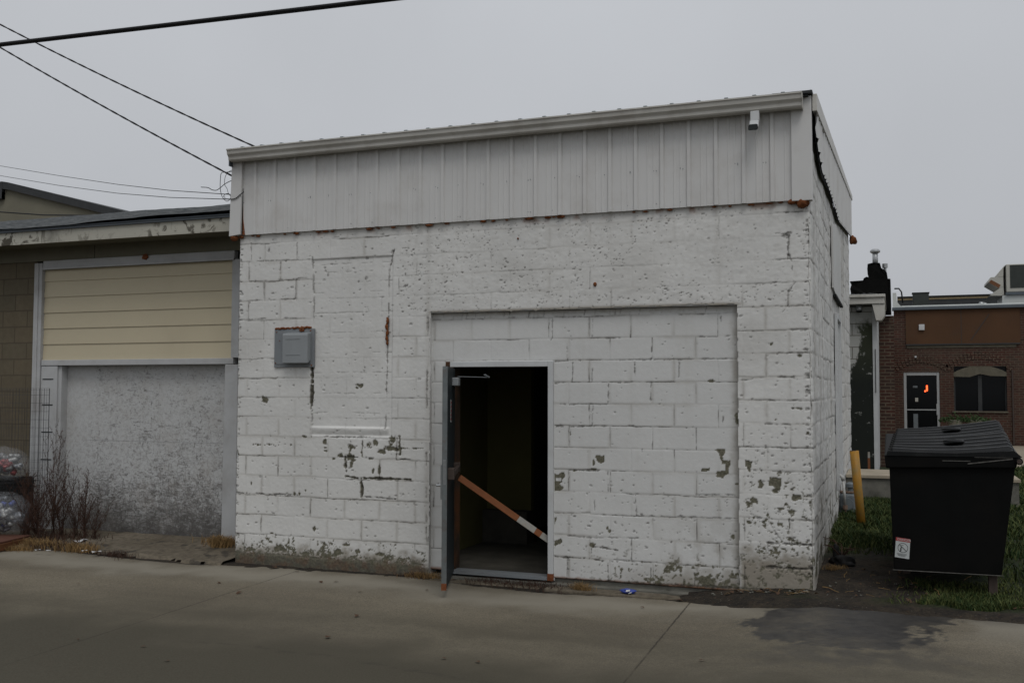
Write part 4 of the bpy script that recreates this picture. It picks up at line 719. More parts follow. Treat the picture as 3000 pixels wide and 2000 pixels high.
# =================================================================== DUMPSTER, BOLLARD, METER, LOW WALL
def yard():
    y0, y1 = .10, 1.75
    D = thing('dumpster', 'black steel dumpster with ribbed plastic lid beside the white building', 'dumpster', (1.05, .9, .1)); sl = .065
    def q(x, y, z): return (x, y, z+sl*(y-y0))
    b = MB(); prof = [(.625, .185), (1.437, .190), (1.555, 1.085), (.602, 1.055)]
    b.add([q(x, y0, z) for x, z in prof]+[q(x, y1, z) for x, z in prof], [(0, 1, 2, 3), (7, 6, 5, 4), (0, 4, 5, 1), (1, 5, 6, 2), (3, 7, 4, 0)]); body = b.build('body', 'dumpster', D, bevel=.012)
    MB().add([q(.617, y0-.006, .185), q(1.442, y0-.006, .190), q(1.442, y0-.006, .197), q(.617, y0-.006, .192)], [(0, 1, 2, 3)]).build('scraped_seam', 'scratch', body)
    rm = MB(); rm.add([q(x, y, z) for y in (y0-.035, y1+.03) for x, z in ((.575, 1.03), (1.555, 1.055), (1.575, 1.15), (.565, 1.14))], [(0, 1, 2, 3), (7, 6, 5, 4), (0, 4, 5, 1), (1, 5, 6, 2), (3, 7, 4, 0), (2, 6, 7, 3)]); rim = rm.build('rim', 'dumpster', D, bevel=.012)
    s_ = MB(); s_.bar(q(1.20, y0-.038, 1.085), q(1.53, y0-.038, 1.132), .004, .008); s_.bar(q(1.01, y0-.037, 1.105), q(1.22, y0-.037, 1.107), .003, .005); s_.bar(q(1.25, y0-.037, 1.14), q(1.53, y0-.037, 1.143), .003, .008); s_.build('scrape', 'scratch', rim)
    ps = MB(); ps.box(.80, .98, y0-.02, y0+.0, .0, .0) if 0 else None
    rd = MB(); rd.tube([q(1.575, y0-.06, 1.115), q(1.575, y1+.05, 1.115)], .027, 16); rod = rd.build('hinge_rod', 'dumpster', D, True); MB().tube([q(1.575, y0-.064, 1.115), q(1.575, y0-.0585, 1.115)], .019, 14).build('rod_end', 'footbrown', rod)
    for x, y in ((1.345, y0+.06), (.70, y0+.62), (1.345, y1-.15), (.70, y1-.15)): MB().box(x, x+.065, y, y+.09, gz(x, y)-.03, .19+sl*(y-y0)).build('leg', 'footbrown', D, bevel=.004)
    # lids: ribbed sheets, bowed, hung from the right
    def lid(ya, yb, lift, nr):
        U = np.linspace(0, 1, 56); Vv = np.linspace(0, 1, nr*14+1); u, v = np.meshgrid(U, Vv, indexing='ij')
        y = ya+(yb-ya)*v; zl = 1.168+sl*(y-y0); zr = 1.20+lift[0]+(lift[1]-lift[0])*v+sl*(y-y0)
        x0_ = .585+.0*v+.055*(y-y0)/1.6; x1_ = 1.545+.045*(y-y0)/1.6
        x = x0_+(x1_-x0_)*u; z = zl+(zr-zl)*u-.028*np.sin(np.pi*u)*(1-.5*v)
        ph = (v*nr) % 1; rib = sst(.18, .30, ph)*sst(.62, .48, ph); fade = sst(0, .03, u)*sst(1, .965, u)
        z = z+rib*.030*fade; z = np.where(u <= .02, zl-.035+rib*.02, z)
        me = grid_mesh('lid', U, Vv, (x, y, z), {}); o = link('lid', me, 'dumplid', D); so = o.modifiers.new('solid', 'SOLIDIFY'); so.thickness = .012; so.offset = -1
        c = MB(); n = 20; i = 30; j = len(Vv)//2
        for rr, hh in ((.085, .012),):
            cx, cy, cz = x[30, j], y[30, j], z[30, j]+.012; k0 = len(c.v); c.lathe((cx, cy, cz-.008), [(rr, 0), (rr, hh), (rr*.86, hh+.008), (rr*.72, hh), (rr*.66, .002), (rr*.3, .002), (rr*.25, .012), (rr*.1, .014)], 24)
        c.build('grip', 'dumplid', o)
        e = MB()
        for jj in range(0, len(Vv)-1, 2):
            k = min(jj+2, len(Vv)-1); e.add([(x[-1, jj]-.004, y[-1, jj], z[-1, jj]+.004), (x[-1, k]-.004, y[-1, k], z[-1, k]+.004), (1.60, y[-1, k], 1.135+sl*(y[-1, k]-y0)), (1.60, y[-1, jj], 1.135+sl*(y[-1, jj]-y0))], [(0, 3, 2, 1)])
        e.build('hinge_flap', 'dumpgrey', o)
        fl = MB(); fl.prism([(0, 0)]*0 or [(.58, 1.135), (1.60, 1.145), (1.545, 1.195+lift[0]), (1.1, 1.168), (.59, 1.172)], lambda a, b, k: (a, k, b+sl*(ya-y0)), ya-.012, ya+.004)
        if ya < .2: fl.build('front_flange', 'dumplid', o)
    lid(y0-.03, .92, (.0, .05), 5); lid(.925, y1+.03, (.04, .075), 5)
    # danger sticker
    xa, xb, za, zb = .642, .757, .288, .452
    S = MB().add([(xa-.008, y0-.0032, za+.006), (xb-.012, y0-.0032, za-.006), (xb, y0-.0032, zb-.006), (xa+.004, y0-.0032, zb+.006)], [(0, 1, 2, 3)]).build('sticker', 'signwhite', D)
    MB().add([(xa+.0025, y0-.0045, zb-.022), (xb-.0015, y0-.0045, zb-.034), (xb, y0-.0045, zb-.006), (xa+.004, y0-.0045, zb+.006)], [(0, 1, 2, 3)]).build('red_banner', 'signred', S)
    cu = bpy.data.curves.new('danger', 'FONT'); cu.body = 'DANGER'; cu.size = .0265; cu.align_x = 'CENTER'; cu.align_y = 'CENTER'; tmp = bpy.data.objects.new('tmp', cu); COL.objects.link(tmp); bpy.context.view_layer.update()
    me = bpy.data.meshes.new_from_object(tmp); COL.objects.unlink(tmp); bpy.data.objects.remove(tmp)
    me.transform(Matrix.Translation((.709, y0-.0056, zb-.0145)) @ Matrix.Rotation(R(6), 4, 'Y') @ Matrix.Rotation(R(90), 4, 'X')); link('lettering', me, 'signwhite', S)
    sy = MB(); cx, cz = .698, .372; n = 32
    sy.add([(cx+r*math.cos(2*math.pi*i/n), y0-.0045, cz+r*math.sin(2*math.pi*i/n)) for r in (.040, .0365) for i in range(n)], [(i, (i+1) % n, n+(i+1) % n, n+i) for i in range(n)])
    sy.obox((cx, y0-.0046, cz), (.026, 0, -.026), (0, .0003, 0), (.0015, 0, .0015))
    sy.obox((cx-.016, y0-.0046, cz-.014), (.0045, 0, 0), (0, .0003, 0), (.001, 0, .014)); sy.obox((cx-.012, y0-.0046, cz+.005), (.003, 0, 0), (0, .0003, 0), (0, 0, .004)); sy.obox((cx-.022, y0-.0046, cz-.028), (.004, 0, -.002), (0, .0003, 0), (.0012, 0, .0025)); sy.obox((cx-.004, y0-.0046, cz+.022), (.010, 0, .001), (0, .0003, 0), (0, 0, .001))
    for i in range(3): sy.obox((.690-.001*i, y0-.0046, .322-i*.0085), (.040-.006*i, 0, -.004), (0, .0003, 0), (0, 0, .0012))
    sy.build('symbol', 'signblack', S)
    # bollard
    a, c = Vector((.29, 3.3, .08)), Vector((.217, 3.3, .985)); Bo = thing('bollard', 'leaning yellow bollard standing in the grass by the gas meter', 'bollard', a)
    MB().tube([a, a.lerp(c, .5), c], [.047, .049, .051], 20).build('post', 'yellow', Bo, True); MB().tube([c-Vector((0, 0, .012)), c+Vector((0, 0, .0015))], .044, 18).build('dark_core', 'footbrown', Bo)
    # gas meter
    y = 4.3; G = thing('gas_meter', 'small grey gas meter with pale bent pipe against the side wall', 'gas meter', (.08, y, .1))
    m_ = MB(); m_.box(.0, .19, y-.09, y+.09, .15, .40); m_.build('meter_body', 'metergrey', G, bevel=.03, seg=3); MB().tube([(.095, y-.09, .28), (.095, y-.12, .28)], .075, 20).build('meter_face', 'metergrey', G)
    MB().box(.01, .18, y-.06, y+.06, .405, .43).build('meter_cap', 'meterrust', G, bevel=.008)
    MB().tube([(-.02, y-.15, .63), (.02, y-.15, .63), (.045, y-.15, .61), (.055, y-.15, .57)], .022, 12).build('elbow_pipe', 'pipewhite', G, True); MB().tube([(.055, y-.15, .57), (.075, y-.16, .28)], .017, 12).build('drop_pipe', 'pipewhite', G, True); MB().tube([(.074, y-.16, .27), (.078, y-.16, .22)], .03, 8).build('union', 'meterrust', G); MB().tube([(.078, y-.16, .22), (.085, y-.16, .12)], .014, 8).build('riser', 'meterrust', G)
    MB().tube([(.0, y-.02, .40), (.0, y-.02, .62)], .016, 10).build('inlet_pipe', 'pipewhite', G, True); MB().lathe((.13, y, .43), [(.03, 0), (.03, .04), (.055, .05), (.055, .09), (.02, .11)], 18).build('regulator', 'metergrey', G)
    # low concrete stoop wall
    Lw = thing('stoop_wall', 'low concrete stoop wall with pale cap behind the bollard', 'low wall', (1.5, 6.5, 0)); box('face', 'slabface', Lw, .012, 2.2, 6.03, 7.1, -.05, .455); box('cap', 'slab', Lw, .010, 2.22, 6.0, 7.13, .457, .502, bevel=.006)
    # dark debris by the wall corner
    c = thing('dead_shrub_stump', 'small black charred stump at the foot of the side wall', 'stump', (.17, 1.0, .07)); st = MB(); st.blob((.17, 1.0, .075), .085, 3, 1.0, 12, (1.15, .9, .75)); st.blob((.13, 1.02, .14), .05, 9, 1.0, 10, (.7, .7, 1.6)); st.blob((.23, .95, .07), .05, 14, .9, 9, (1.3, .8, .6)); st.build('stump', 'black', c, True)
    tw = MB(); g = np.random.default_rng(8)
    for i in range(16): an = g.uniform(0, 6.28); L = g.uniform(.12, .28); tw.tube([(.17, 1, .12), (.17+.5*L*math.cos(an), 1+.5*L*math.sin(an), .12+.5*L), (.17+L*math.cos(an+.4)*.9, 1+L*math.sin(an+.4)*.9, .12+L*.6)], [.007, .005, .002], 4)
    tw.build('twigs', 'weedstem', c)
    # marker stake by the stained wall
    p = atY(2400+715/4.9, 1280+395/4.9, 9.2); S2 = thing('marker_stake', 'small white and orange marker stake at the stained wall', 'stake', (p[0], 9.2, .3)); box('shaft', 'orange', S2, p[0]-.018, p[0]+.018, 9.18, 9.22, .1, .54); box('tip', 'barwhite', S2, p[0]-.017, p[0]+.017, 9.181, 9.219, .542, .64)
yard()

# =================================================================== BUILDINGS BEHIND
def behind():
    # mildewed white block building
    Y = 9.5; B = thing('stained_block_building', 'white block wall end streaked black with mildew under a boxed eave', 'building', (.2, Y, 0))
    box('wall', 'mildew', B, -1.5, .335, Y, Y+3., -.05, 3.14); MB().prism([(.335, .2), (.395, .2), (.408, 3.12), (.335, 3.12)], lambda a, b, k: (a, k, b), Y-.02, Y+3.).build('corner_board', 'whitetrim', B)
    box('conduit', 'thinwire', B, .372, .384, Y-.035, Y-.02, 1.65, 2.4)
    e = MB(); e.box(-1.5, .54, Y-.30, Y+3, 3.165, 3.27); e.box(-1.5, .555, Y-.33, Y+3, 3.275, 3.325); e.build('eave_box', 'gutter', B, bevel=.006)
    MB().prism([(.34, 3.16), (.54, 3.16), (.54, 2.95), (.49, 2.88), (.40, 2.88)], lambda a, b, k: (a, k, b), Y-.28, Y+.1).build('eave_return', 'gutter', B, bevel=.004)
    MB().lathe((.125, Y-.10, 3.06), [(.045, 0), (.055, .02), (.055, .1)], 16).build('lamp_base', 'galv', B, True); MB().lathe((.125, Y-.10, 3.035), [(.03, 0), (.052, .024)], 16).build('lamp_lens', 'black', B)
    g = np.random.default_rng(4); d = MB()
    for i in range(22): d.blob((g.uniform(-.05, .4), Y-.2+g.uniform(-.1, .2), 3.335), .02+.02*g.random(), i, .5, 4, (1.5, 1.5, .5))
    d.build('roof_debris', 'coping', B)
    # brick pilaster wall
    P = thing('brick_pier', 'narrow sooty brick pier between stained wall and brick building', 'brick pier', (.5, 12.7, 0)); box('pier', 'brickdark', P, .30, .69, 12.7, 21.9, -.05, 3.2)
    # tarred chimney
    Yc = 12.5; c_ = lambda x, y: xz(2450+x/5.227, 700+y/5.227, Yc); C = thing('tarred_chimney', 'lumpy black tarred chimney with two metal flues above the stained wall', 'chimney', (.4, Yc, 3.2))
    out = [c_(*p) for p in [(845, 1150), (840, 900), (832, 640), (830, 605), (790, 605), (775, 510), (745, 465), (690, 440), (668, 362), (620, 352), (560, 358), (478, 375), (472, 450), (478, 530), (495, 580), (455, 575), (418, 600), (405, 630), (330, 640), (205, 648), (228, 690), (210, 760), (225, 850), (500, 870), (700, 900), (740, 1150)]]
    S = MB(); lay = [(.0, .90), (.07, 1.0), (.30, 1.0), (.42, .93)]; n = len(out); cx = sum(p[0] for p in out)/n; cz = sum(p[1] for p in out)/n; V = []; F = []
    for dy, sc in lay: V += [(cx+(x-cx)*(1-(1-sc)*.35), Yc+dy+.03*math.sin(i*2.3), cz+(z-cz)*(1-(1-sc)*.35)) for i, (x, z) in enumerate(out)]
    for l in range(len(lay)-1): F += [(l*n+i, l*n+(i+1) % n, (l+1)*n+(i+1) % n, (l+1)*n+i) for i in range(n)]
    F += [tuple(range(n))[::-1], tuple(3*n+i for i in range(n))]; S.add(V, F).build('stack', 'tar', C, tidy=True)
    px, pz = c_(595, 360); w = .5*(c_(637, 300)[0]-c_(550, 300)[0]); f = MB(); f.lathe((px, Yc+.2, pz-.1), [(w, 0), (w, .38)], 16); f.build('flue', 'galv', C, True); ct = c_(595, 195)[1]; f = MB(); f.lathe((px, Yc+.2, ct), [(w*1.5, 0), (w*1.85, .02), (w*1.85, .045), (w*1.3, .075), (w*.3, .085)], 20); f.build('flue_cap', 'galv', C)
    px, pz = c_(745, 420); f = MB(); f.lathe((px, Yc+.25, pz-.3), [(.028, 0), (.028, .33)], 14); f.lathe((px, Yc+.25, pz), [(.052, 0), (.052, .085)], 16); f.build('flue', 'galv', C)
    # brick building
    Y = 22.; e = lambda x, y, yy=Y: xz(2400+x/2.6133, 700+y/2.6133, yy); BB = thing('brick_building', 'low red brick building with brown panel and glass door behind the dumpster', 'building', (3, Y, 0))
    zt = e(565, 545)[1]; x0 = .72; dl, dt = e(645, 1018); dr, _ = e(920, 1013); wl, wt = e(1030, 1040); wr, wb = e(1442, 1318); pl, pt = e(660, 545); pr, pb = e(1540, 798)
    w = MB(); w.box(x0, dl, Y, Y+.3, 0, zt); w.box(dl, dr, Y, Y+.3, dt, zt); w.box(dr, wl, Y, Y+.3, 0, zt); w.box(wl, wr, Y, Y+.3, 0, wb); w.box(wl, wr, Y, Y+.3, wt+.24, zt); w.box(wr, 16, Y, Y+.3, 0, zt); w.build('wall', 'brick', BB); box('rear_wall', 'brick', BB, x0, 16, Y+9, Y+9.3, 0, zt)
    MB().box(x0, 16, Y+.3, Y+9, zt-.3, zt-.1).build('roof_deck', 'coping', BB)
    pn = MB().box(pl, pr, Y-.04, Y-.003, pb, zt-.02).build('plywood_panel', 'plywood', BB); MB().box(pl, pr, Y-.06, Y-.041, pb-.02, pb+.012).build('batten', 'coping', pn); pj = MB(); jx = e(1085, 600)[0]; pj.box(jx-.006, jx+.006, Y-.044, Y-.039, pb+.01, zt-.03); pj.build('seam', 'coping', pn); MB().bar((e(1300, 575)[0], Y-.045, e(1300, 575)[1]), (e(1160, 775)[0], Y-.045, e(1160, 775)[1]), .008, .02).build('scratch_line', 'coping', pn)
    q0, q1 = e(762, 655), e(806, 698); box('junction_box', 'whitetrim', BB, q0[0], q1[0], Y-.10, Y-.042, q1[1], q0[1], bevel=.006); box('mortar_ledge', 'stone', BB, pl+.02, pr-.1, Y-.02, Y-.002, pb-.10, pb-.025)
    # roof edge
    r = MB(); r.box(x0-.04, 16, Y-.12, Y+.2, zt-.015, zt+.07); r.build('roof_gutter', 'bluegutter', BB, bevel=.01); MB().box(x0, 9, Y+.05, Y+.6, zt+.072, zt+.125).build('roof_membrane', 'curbwhite', BB, bevel=.02); u0 = e(575, 415); MB().prism([(x0-.02, zt+.07), (x0+.30, zt+.07), (x0+.18, zt+.13), (x0+.09, zt+.25), (x0+.08, zt+.5), (x0-.02, zt+.5)], lambda a, b, k: (a, k, b), Y-.02, Y+.5).build('roof_upstand', 'curbwhite', BB)
    MB().tube([(x0+.03, Y-.05, zt+.62), (x0+.15, Y-.05, zt+.62), (x0+.22, Y-.05, zt+.52), (x0+.25, Y-.05, zt+.2)], .022, 8).build('roof_hose', 'wire', BB, True)
    # door
    d = MB(); fw = .075
    d.box(dl, dl+fw, Y+.02, Y+.10, .15, dt); d.box(dr-fw, dr, Y+.02, Y+.10, .15, dt); d.box(dl+fw, dr-fw, Y+.02, Y+.10, dt-.10, dt); dr_ = d.build('door', 'alu', BB, bevel=.008)
    gl = box('door_glass', 'glass', dr_, dl+fw, dr-fw, Y+.05, Y+.06, .2, dt-.10); box('push_bar', 'alu', dr_, dl+fw, dr-fw, Y+.015, Y+.05, 1.135, 1.165); box('pull_handle', 'alu', dr_, dr-fw-.02, dr-fw+.02, Y-.01, Y+.02, 1.0, 1.32, bevel=.006)
    n0 = e(825, 1133); box('neon_light', 'neon', gl, n0[0]-.022, n0[0]+.022, Y+.03, Y+.045, n0[1]-.11, n0[1]+.05); n1 = e(812, 1163); box('neon_light', 'neon', gl, n1[0]-.022, n1[0]+.02, Y+.03, Y+.045, n1[1]-.025, n1[1]+.02)
    pp = e(748, 1228); box('paper_notice', 'acgrey', gl, pp[0]-.045, pp[0]+.035, Y+.042, Y+.048, pp[1]-.06, pp[1]+.05); pp = e(735, 1130); box('paper_notice', 'metergrey', gl, pp[0]-.06, pp[0]+.06, Y+.042, Y+.048, pp[1]-.03, pp[1]+.03); rp = e(740, 1400); box('reflected_post', 'metergrey', gl, rp[0]-.06, rp[0]+.06, Y+.042, Y+.048, .3, 1.03)
    # window
    W_ = MB().box(wl, wr, Y+.14, Y+.16, wb, wt+.25).build('window', 'glass', BB); mm = MB(); mx = (wl+wr)/2; mm.box(mx-.05, mx+.05, Y+.10, Y+.139, wb, wt+.1); mm.box(wl, wl+.04, Y+.10, Y+.139, wb, wt+.1); mm.box(wr-.04, wr, Y+.10, Y+.139, wb, wt+.1); mm.build('frame', 'coping', W_); box('sill', 'stone', W_, wl-.06, wr+.02, Y-.04, Y+.139, wb-.045, wb-.003)
    at_ = e(1235, 968)[1]; ar = []; N = 14
    for i in range(N+1): t = i/N; ar.append((wl+(wr-wl)*t, wt+.02+(at_-wt-.02)*math.sin(math.pi*(.03+.94*t))**.7))
    MB().prism([(wl, wt-.05), (wl+.3*(wr-wl), wt-.06), (wl+.5*(wr-wl), wt+.03), (wl+.7*(wr-wl), wt-.03), (wr, wt-.04)]+ar[::-1], lambda a, b, k: (a, k, b), Y+.005, Y+.12).build('arch_lintel', 'stone', W_)
    sb = MB()
    for cx, hw, zc, rise in ((.5*(wl+wr), .5*(wr-wl)+.12, wt+.10, .34), (.5*(dl+dr), .5*(dr-dl)+.16, dt+.03, .22)):
        k = int(2*hw/.085)
        for i in range(k+1):
            t = i/k*2-1; x = cx+hw*t; z = zc+rise*(1-t*t); an = -t*.5
            for j in (0, 1): sb.obox((x+.11*j*math.sin(-an)*1., Y-.006, z+.06+.11*j*math.cos(an)), (.031*math.cos(an), 0, .031*math.sin(an)), (0, .012, 0), (-.049*math.sin(an), 0, .049*math.cos(an)))
    sb.build('brick_arch', 'brickdark', BB)
    v = e(1478, 1000); box('drain_pipe', 'footbrown', BB, v[0]-.02, v[0]+.02, Y-.05, Y-.01, .2, v[1]); box('wall_light', 'whitetrim', BB, e(730, 900)[0], e(745, 900)[0], Y-.05, Y-.002, e(730, 908)[1], e(730, 895)[1])
    # things on its roof
    zr = zt+.0; a0, a1 = e(716, 415, 23.), e(841, 495, 23.); V1 = thing('roof_vent', 'dark square vent box on the brick building roof', 'roof vent', (a0[0], 23, zr)); box('vent_box', 'acdark', V1, a0[0], a1[0], 23, 23.5, zr-.12, a0[1], bevel=.02); box('vent_lid', 'coping', V1, a0[0]-.02, a1[0]+.02, 22.98, 23.52, a0[1]+.002, a0[1]+.02)
    h = lambda x, y, yy=24.: xz(2700+x/7.84, 750+y/7.84, yy); A = thing('rooftop_unit', 'large pale rooftop air conditioner with slanted hood at right edge', 'air conditioner', (5, 24, zr)); ya, yb = 24., 25.6
    X0, Zt_ = h(1935, 190); Zb = h(1935, 830)[1]; box('cabinet', 'acgrey', A, X0, X0+3., ya, yb, Zb, Zt_, bevel=.02); gx = h(2025, 200)[0]; box('condenser_panel', 'acdark', A, gx, X0+2.9, ya-.012, ya+.01, h(0, 795)[1], Zt_-.03); box('base_rail', 'bluegutter', A, X0-.02, X0+3., ya-.02, yb, Zb-.08, Zb-.002)
    for nm, pts in (('hood', [(1880, 478), (1592, 482), (1538, 548), (1532, 598), (1780, 738), (1885, 690)]), ('hood', [(1782, 742), (1885, 694), (1900, 905), (1560, 905)]), ('hood', [(1928, 192), (1752, 400), (1760, 474), (1880, 474), (1885, 270)])): MB().prism([h(*p) for p in pts], lambda a, b, k: (a, k, b), ya+.05, yb-.1).build(nm, 'acgrey', A, tidy=True)
    MB().prism([h(1545, 600), h(1600, 540), h(1820, 660), h(1780, 735)], lambda a, b, k: (a, k, b), ya+.04, ya+.052).build('hood_filter', 'wood2', A)
    cb0 = h(1900, 900); box('curb', 'curbwhite', A, cb0[0]-.05, X0+2.8, ya+.05, yb-.1, zr-.1, Zb-.082)
    pz0 = h(1440, 950, 23.5); Rp = thing('roof_pipe', 'short grey roof pipe left of the air conditioner', 'pipe', (pz0[0], 23.5, zr)); MB().lathe((pz0[0], 23.5, zr-.1), [(.07, 0), (.07, .36)], 14).build('pipe', 'galv', Rp, True); MB().tube([(pz0[0], 23.5, zr+.24), (pz0[0]-.13, 23.4, zr+.24)], .05, 12).build('spout', 'galv', Rp, True)
    Pp = thing('parapet_wall', 'dark far parapet with tan coping above the brick roof', 'parapet', (4, 31, 0)); z0 = h(170, 1090, 31.)[1]; z1 = h(170, 1000, 31.)[1]; z2 = h(170, 950, 31.)[1]; xl = e(598, 452, 31.)[0]; box('wall', 'coping', Pp, xl, 14, 31, 31.3, 0, z1); box('tan_band', 'tanedge', Pp, xl, 14, 30.98, 31.3, z1+.002, z2); box('cap', 'black', Pp, xl, 14, 30.95, 31.32, z2+.002, z2+.06)
    # planters
    for i, (x, lab) in enumerate(((1037, 'left planter of trailing plants under the brick building window'), (1190, 'right planter of trailing plants under the brick building window'))):
        p = e(x, 1385, 21.3); T = thing('planter', lab, 'planter', (p[0], 21.3, .18), 'planters under the window'); MB().lathe((p[0], 21.3, .18), [(.10, 0), (.08, .12), (.07, .3), (.15, .5), (.20, p[1]-.2), (.21, p[1]-.18)], 18).build('urn', 'pot', T, True)
        f = MB(); g = np.random.default_rng(i)
        for k in range(420):
            an = g.uniform(0, 6.28); r = .36*math.sqrt(g.random()); zz = p[1]+.04+.22*(1-r/.36)*g.random()-.10*g.random(); c = Vector((p[0]+r*math.cos(an)*1.15, 21.3+r*math.sin(an)*.8, zz)); a = Vector(g.normal(size=3)).normalized()*.035; b = Vector(g.normal(size=3)).normalized()*.02; f.add([c-a, c+b, c+a, c-b], [(0, 1, 2, 3)])
        f.build('foliage', 'leafgreen', T)
behind()

# =================================================================== GRASS, WEEDS, LITTER, CANS
def plants():
    g = np.random.default_rng(2); V = []; F = []; sh = []
    n = 95000; k1, k2 = int(n*.34), int(n*.22); xs = np.concatenate([g.uniform(.02, .85, k1), g.uniform(.55, 2.3, k2), g.uniform(1.2, 3.6, n-k1-k2)]); ys = np.concatenate([g.uniform(1.3, 6.05, k1), g.uniform(-.36, .55, k2), g.uniform(.2, 13, n-k1-k2)])
    pn = fbm(xs*4, ys*4, 6)
    for x, y, q in zip(xs, ys, pn):
        dd = math.hypot((x-.32)/.72, (y-.5)/1.25)+(q-.5)*.9
        if dd < (1.0 if x < .8 else .75) and g.random() > .10*(dd > .45): continue
        if y < -.30+.05*math.sin(x*9) or (6 < y < 7.15 and x < 2.2) or (y > 9.4 and x < .7): continue
        patch = float(vn(np.array(x*2.3), np.array(y*2.3), 9)); 
        if patch < (.52 if y < .6 else .35) and g.random() < .75: continue
        h = (.035+.065*g.random()**1.5)*(.62 if y < .6 else 1.)*(1.3 if patch > .6 else .9); an = g.uniform(0, 6.28); w = .0035+.003*g.random()+.0009*max(0, y); lx, ly = g.normal(0, .45, 2)*h; z = gz(x, y)-.01
        dx, dy = w*math.cos(an), w*math.sin(an); o = len(V); V += [(x-dx, y-dy, z), (x+dx, y+dy, z), (x+lx*.4+dx*.7, y+ly*.4+dy*.7, z+h*.6), (x+lx*.4-dx*.7, y+ly*.4-dy*.7, z+h*.6), (x+lx, y+ly, z+h)]; F += [(o, o+1, o+2, o+3), (o+3, o+2, o+4)]
        c = np.clip(g.normal(.30+.5*(1-patch)*(1 if y < .6 else .35), .3), 0, 1); sh += [c]*5
    me = bpy.data.meshes.new('grass'); me.from_pydata(V, [], F); at = me.attributes.new('shade', 'FLOAT', 'POINT'); at.data.foreach_set('value', sh); tag(link('grass', me, 'grass'), 'short patchy lawn grass', 'grass', kind='stuff')
    # dry weeds
    def weed(h, ns, seed, spread):
        g = np.random.default_rng(seed); W = thing('dry_weed', 'x', 'weed', (0, 0, 0), 'dry red brown weeds by the garage jamb'); st = MB(); lf = MB()
        for i in range(ns):
            an = g.uniform(0, 6.28); L = h*g.uniform(.5, 1.); sp = spread*g.uniform(.2, 1.5); P = [Vector((.02*math.cos(an), .02*math.sin(an), -.03))]; 
            for k in range(1, 9): t = k/8; P.append(Vector((math.cos(an)*sp*t**1.2+g.normal(0, .012), math.sin(an)*sp*t**1.4*.5+g.normal(0, .006), L*t)))
            st.tube(P, [.0045*(1-.75*k/8) for k in range(9)], 4)
            for k in range(1, 9):
                for b in range(2):
                    a2 = g.uniform(0, 6.28); l2 = L*.34*g.uniform(.35, 1)*(1.18-k/9); p = P[k-1].lerp(P[k], g.random()); q1 = p+Vector((math.cos(a2)*l2*.42, math.sin(a2)*l2*.3, l2*.38)); e_ = q1+Vector((math.cos(a2+g.normal(0, .5))*l2*.3, math.sin(a2)*l2*.2, l2*.62)); st.tube([p, q1, e_], [.0022, .0017, .0009], 3)
                    for q in range(int(3+l2*75)):
                        t = g.uniform(.1, 1.0); c = (p.lerp(q1, t*2) if t < .5 else q1.lerp(e_, t*2-1))+Vector(g.normal(0, .007, 3)); a = Vector((g.normal(0, .6), g.normal(0, .6), 1)).normalized()*g.uniform(.004, .010); b_ = Vector(g.normal(0, 1, 3)).normalized()*.003; lf.add([c-a, c+b_, c+a, c-b_], [(0, 1, 2, 3)])
        st.build('stem', 'weedstem', W); lf.build('seed_heads', 'weedleaf', W); return W
    kinds = [weed(1.35, 9, 1, .26), weed(1.0, 9, 2, .3), weed(.7, 8, 3, .26)]
    spots = [(0, -8.84, .48, 1., 'tallest dry red weed in front of the garage door jamb'), (1, -9.02, .42, 1., 'dry red weed left of the tallest weed by the jamb'), (1, -8.62, .40, .98, 'dry red weed just right of the tallest weed'), (1, -8.46, .46, .92, 'dry red weed at the left edge of the boarded door'), (2, -8.30, .42, 1.1, 'rightmost tall dry red weed against the boarded door'), (2, -9.12, .30, 1.1, 'dry red weed beside the clear bags of cans'), (2, -8.72, .2, 1.05, 'short dry red weed in front of the jamb weeds'), (2, -8.12, .40, .8, 'smallest dry weed low on the boarded door'), (2, -8.88, .15, .95, 'low dry weed at the end of the red brown pallet')]
    used = set()
    for k, x, y, sc, lab in spots:
        w = kinds[k] if k not in used else copy_tree(kinds[k]); used.add(k); w.location = (x, y, -.06); w.scale = (sc,)*3; w.rotation_euler = (0, 0, random.uniform(0, 6.28)); w['label'] = lab
    # dry grass tufts along wall feet
    def tuft(n, h, r, seed, mt):
        g = np.random.default_rng(seed); m_ = MB()
        for i in range(n):
            x, y = g.normal(0, r, 2); y *= .4; an = g.uniform(0, 6.28); l = h*g.uniform(.4, 1); w = .0028; lean = g.normal(0, .7, 2)*l; c, s_ = w*math.cos(an), w*math.sin(an)
            m_.add([(x-c, y-s_, -.02), (x+c, y+s_, -.02), (x+lean[0]*.4+c*.7, y+lean[1]*.4+s_*.7, l*.6), (x+lean[0], y+lean[1], l*.75), (x+lean[0]*.4-c*.7, y+lean[1]*.4-s_*.7, l*.6)], [(0, 1, 2, 4), (4, 2, 3)])
        return m_.build('dry_grass_tuft', mt)
    tk = [tuft(420, .10, .13, 1, 'drygrass'), tuft(300, .15, .07, 2, 'drygrass'), tuft(260, .07, .16, 3, 'weedstem')]; used = set()
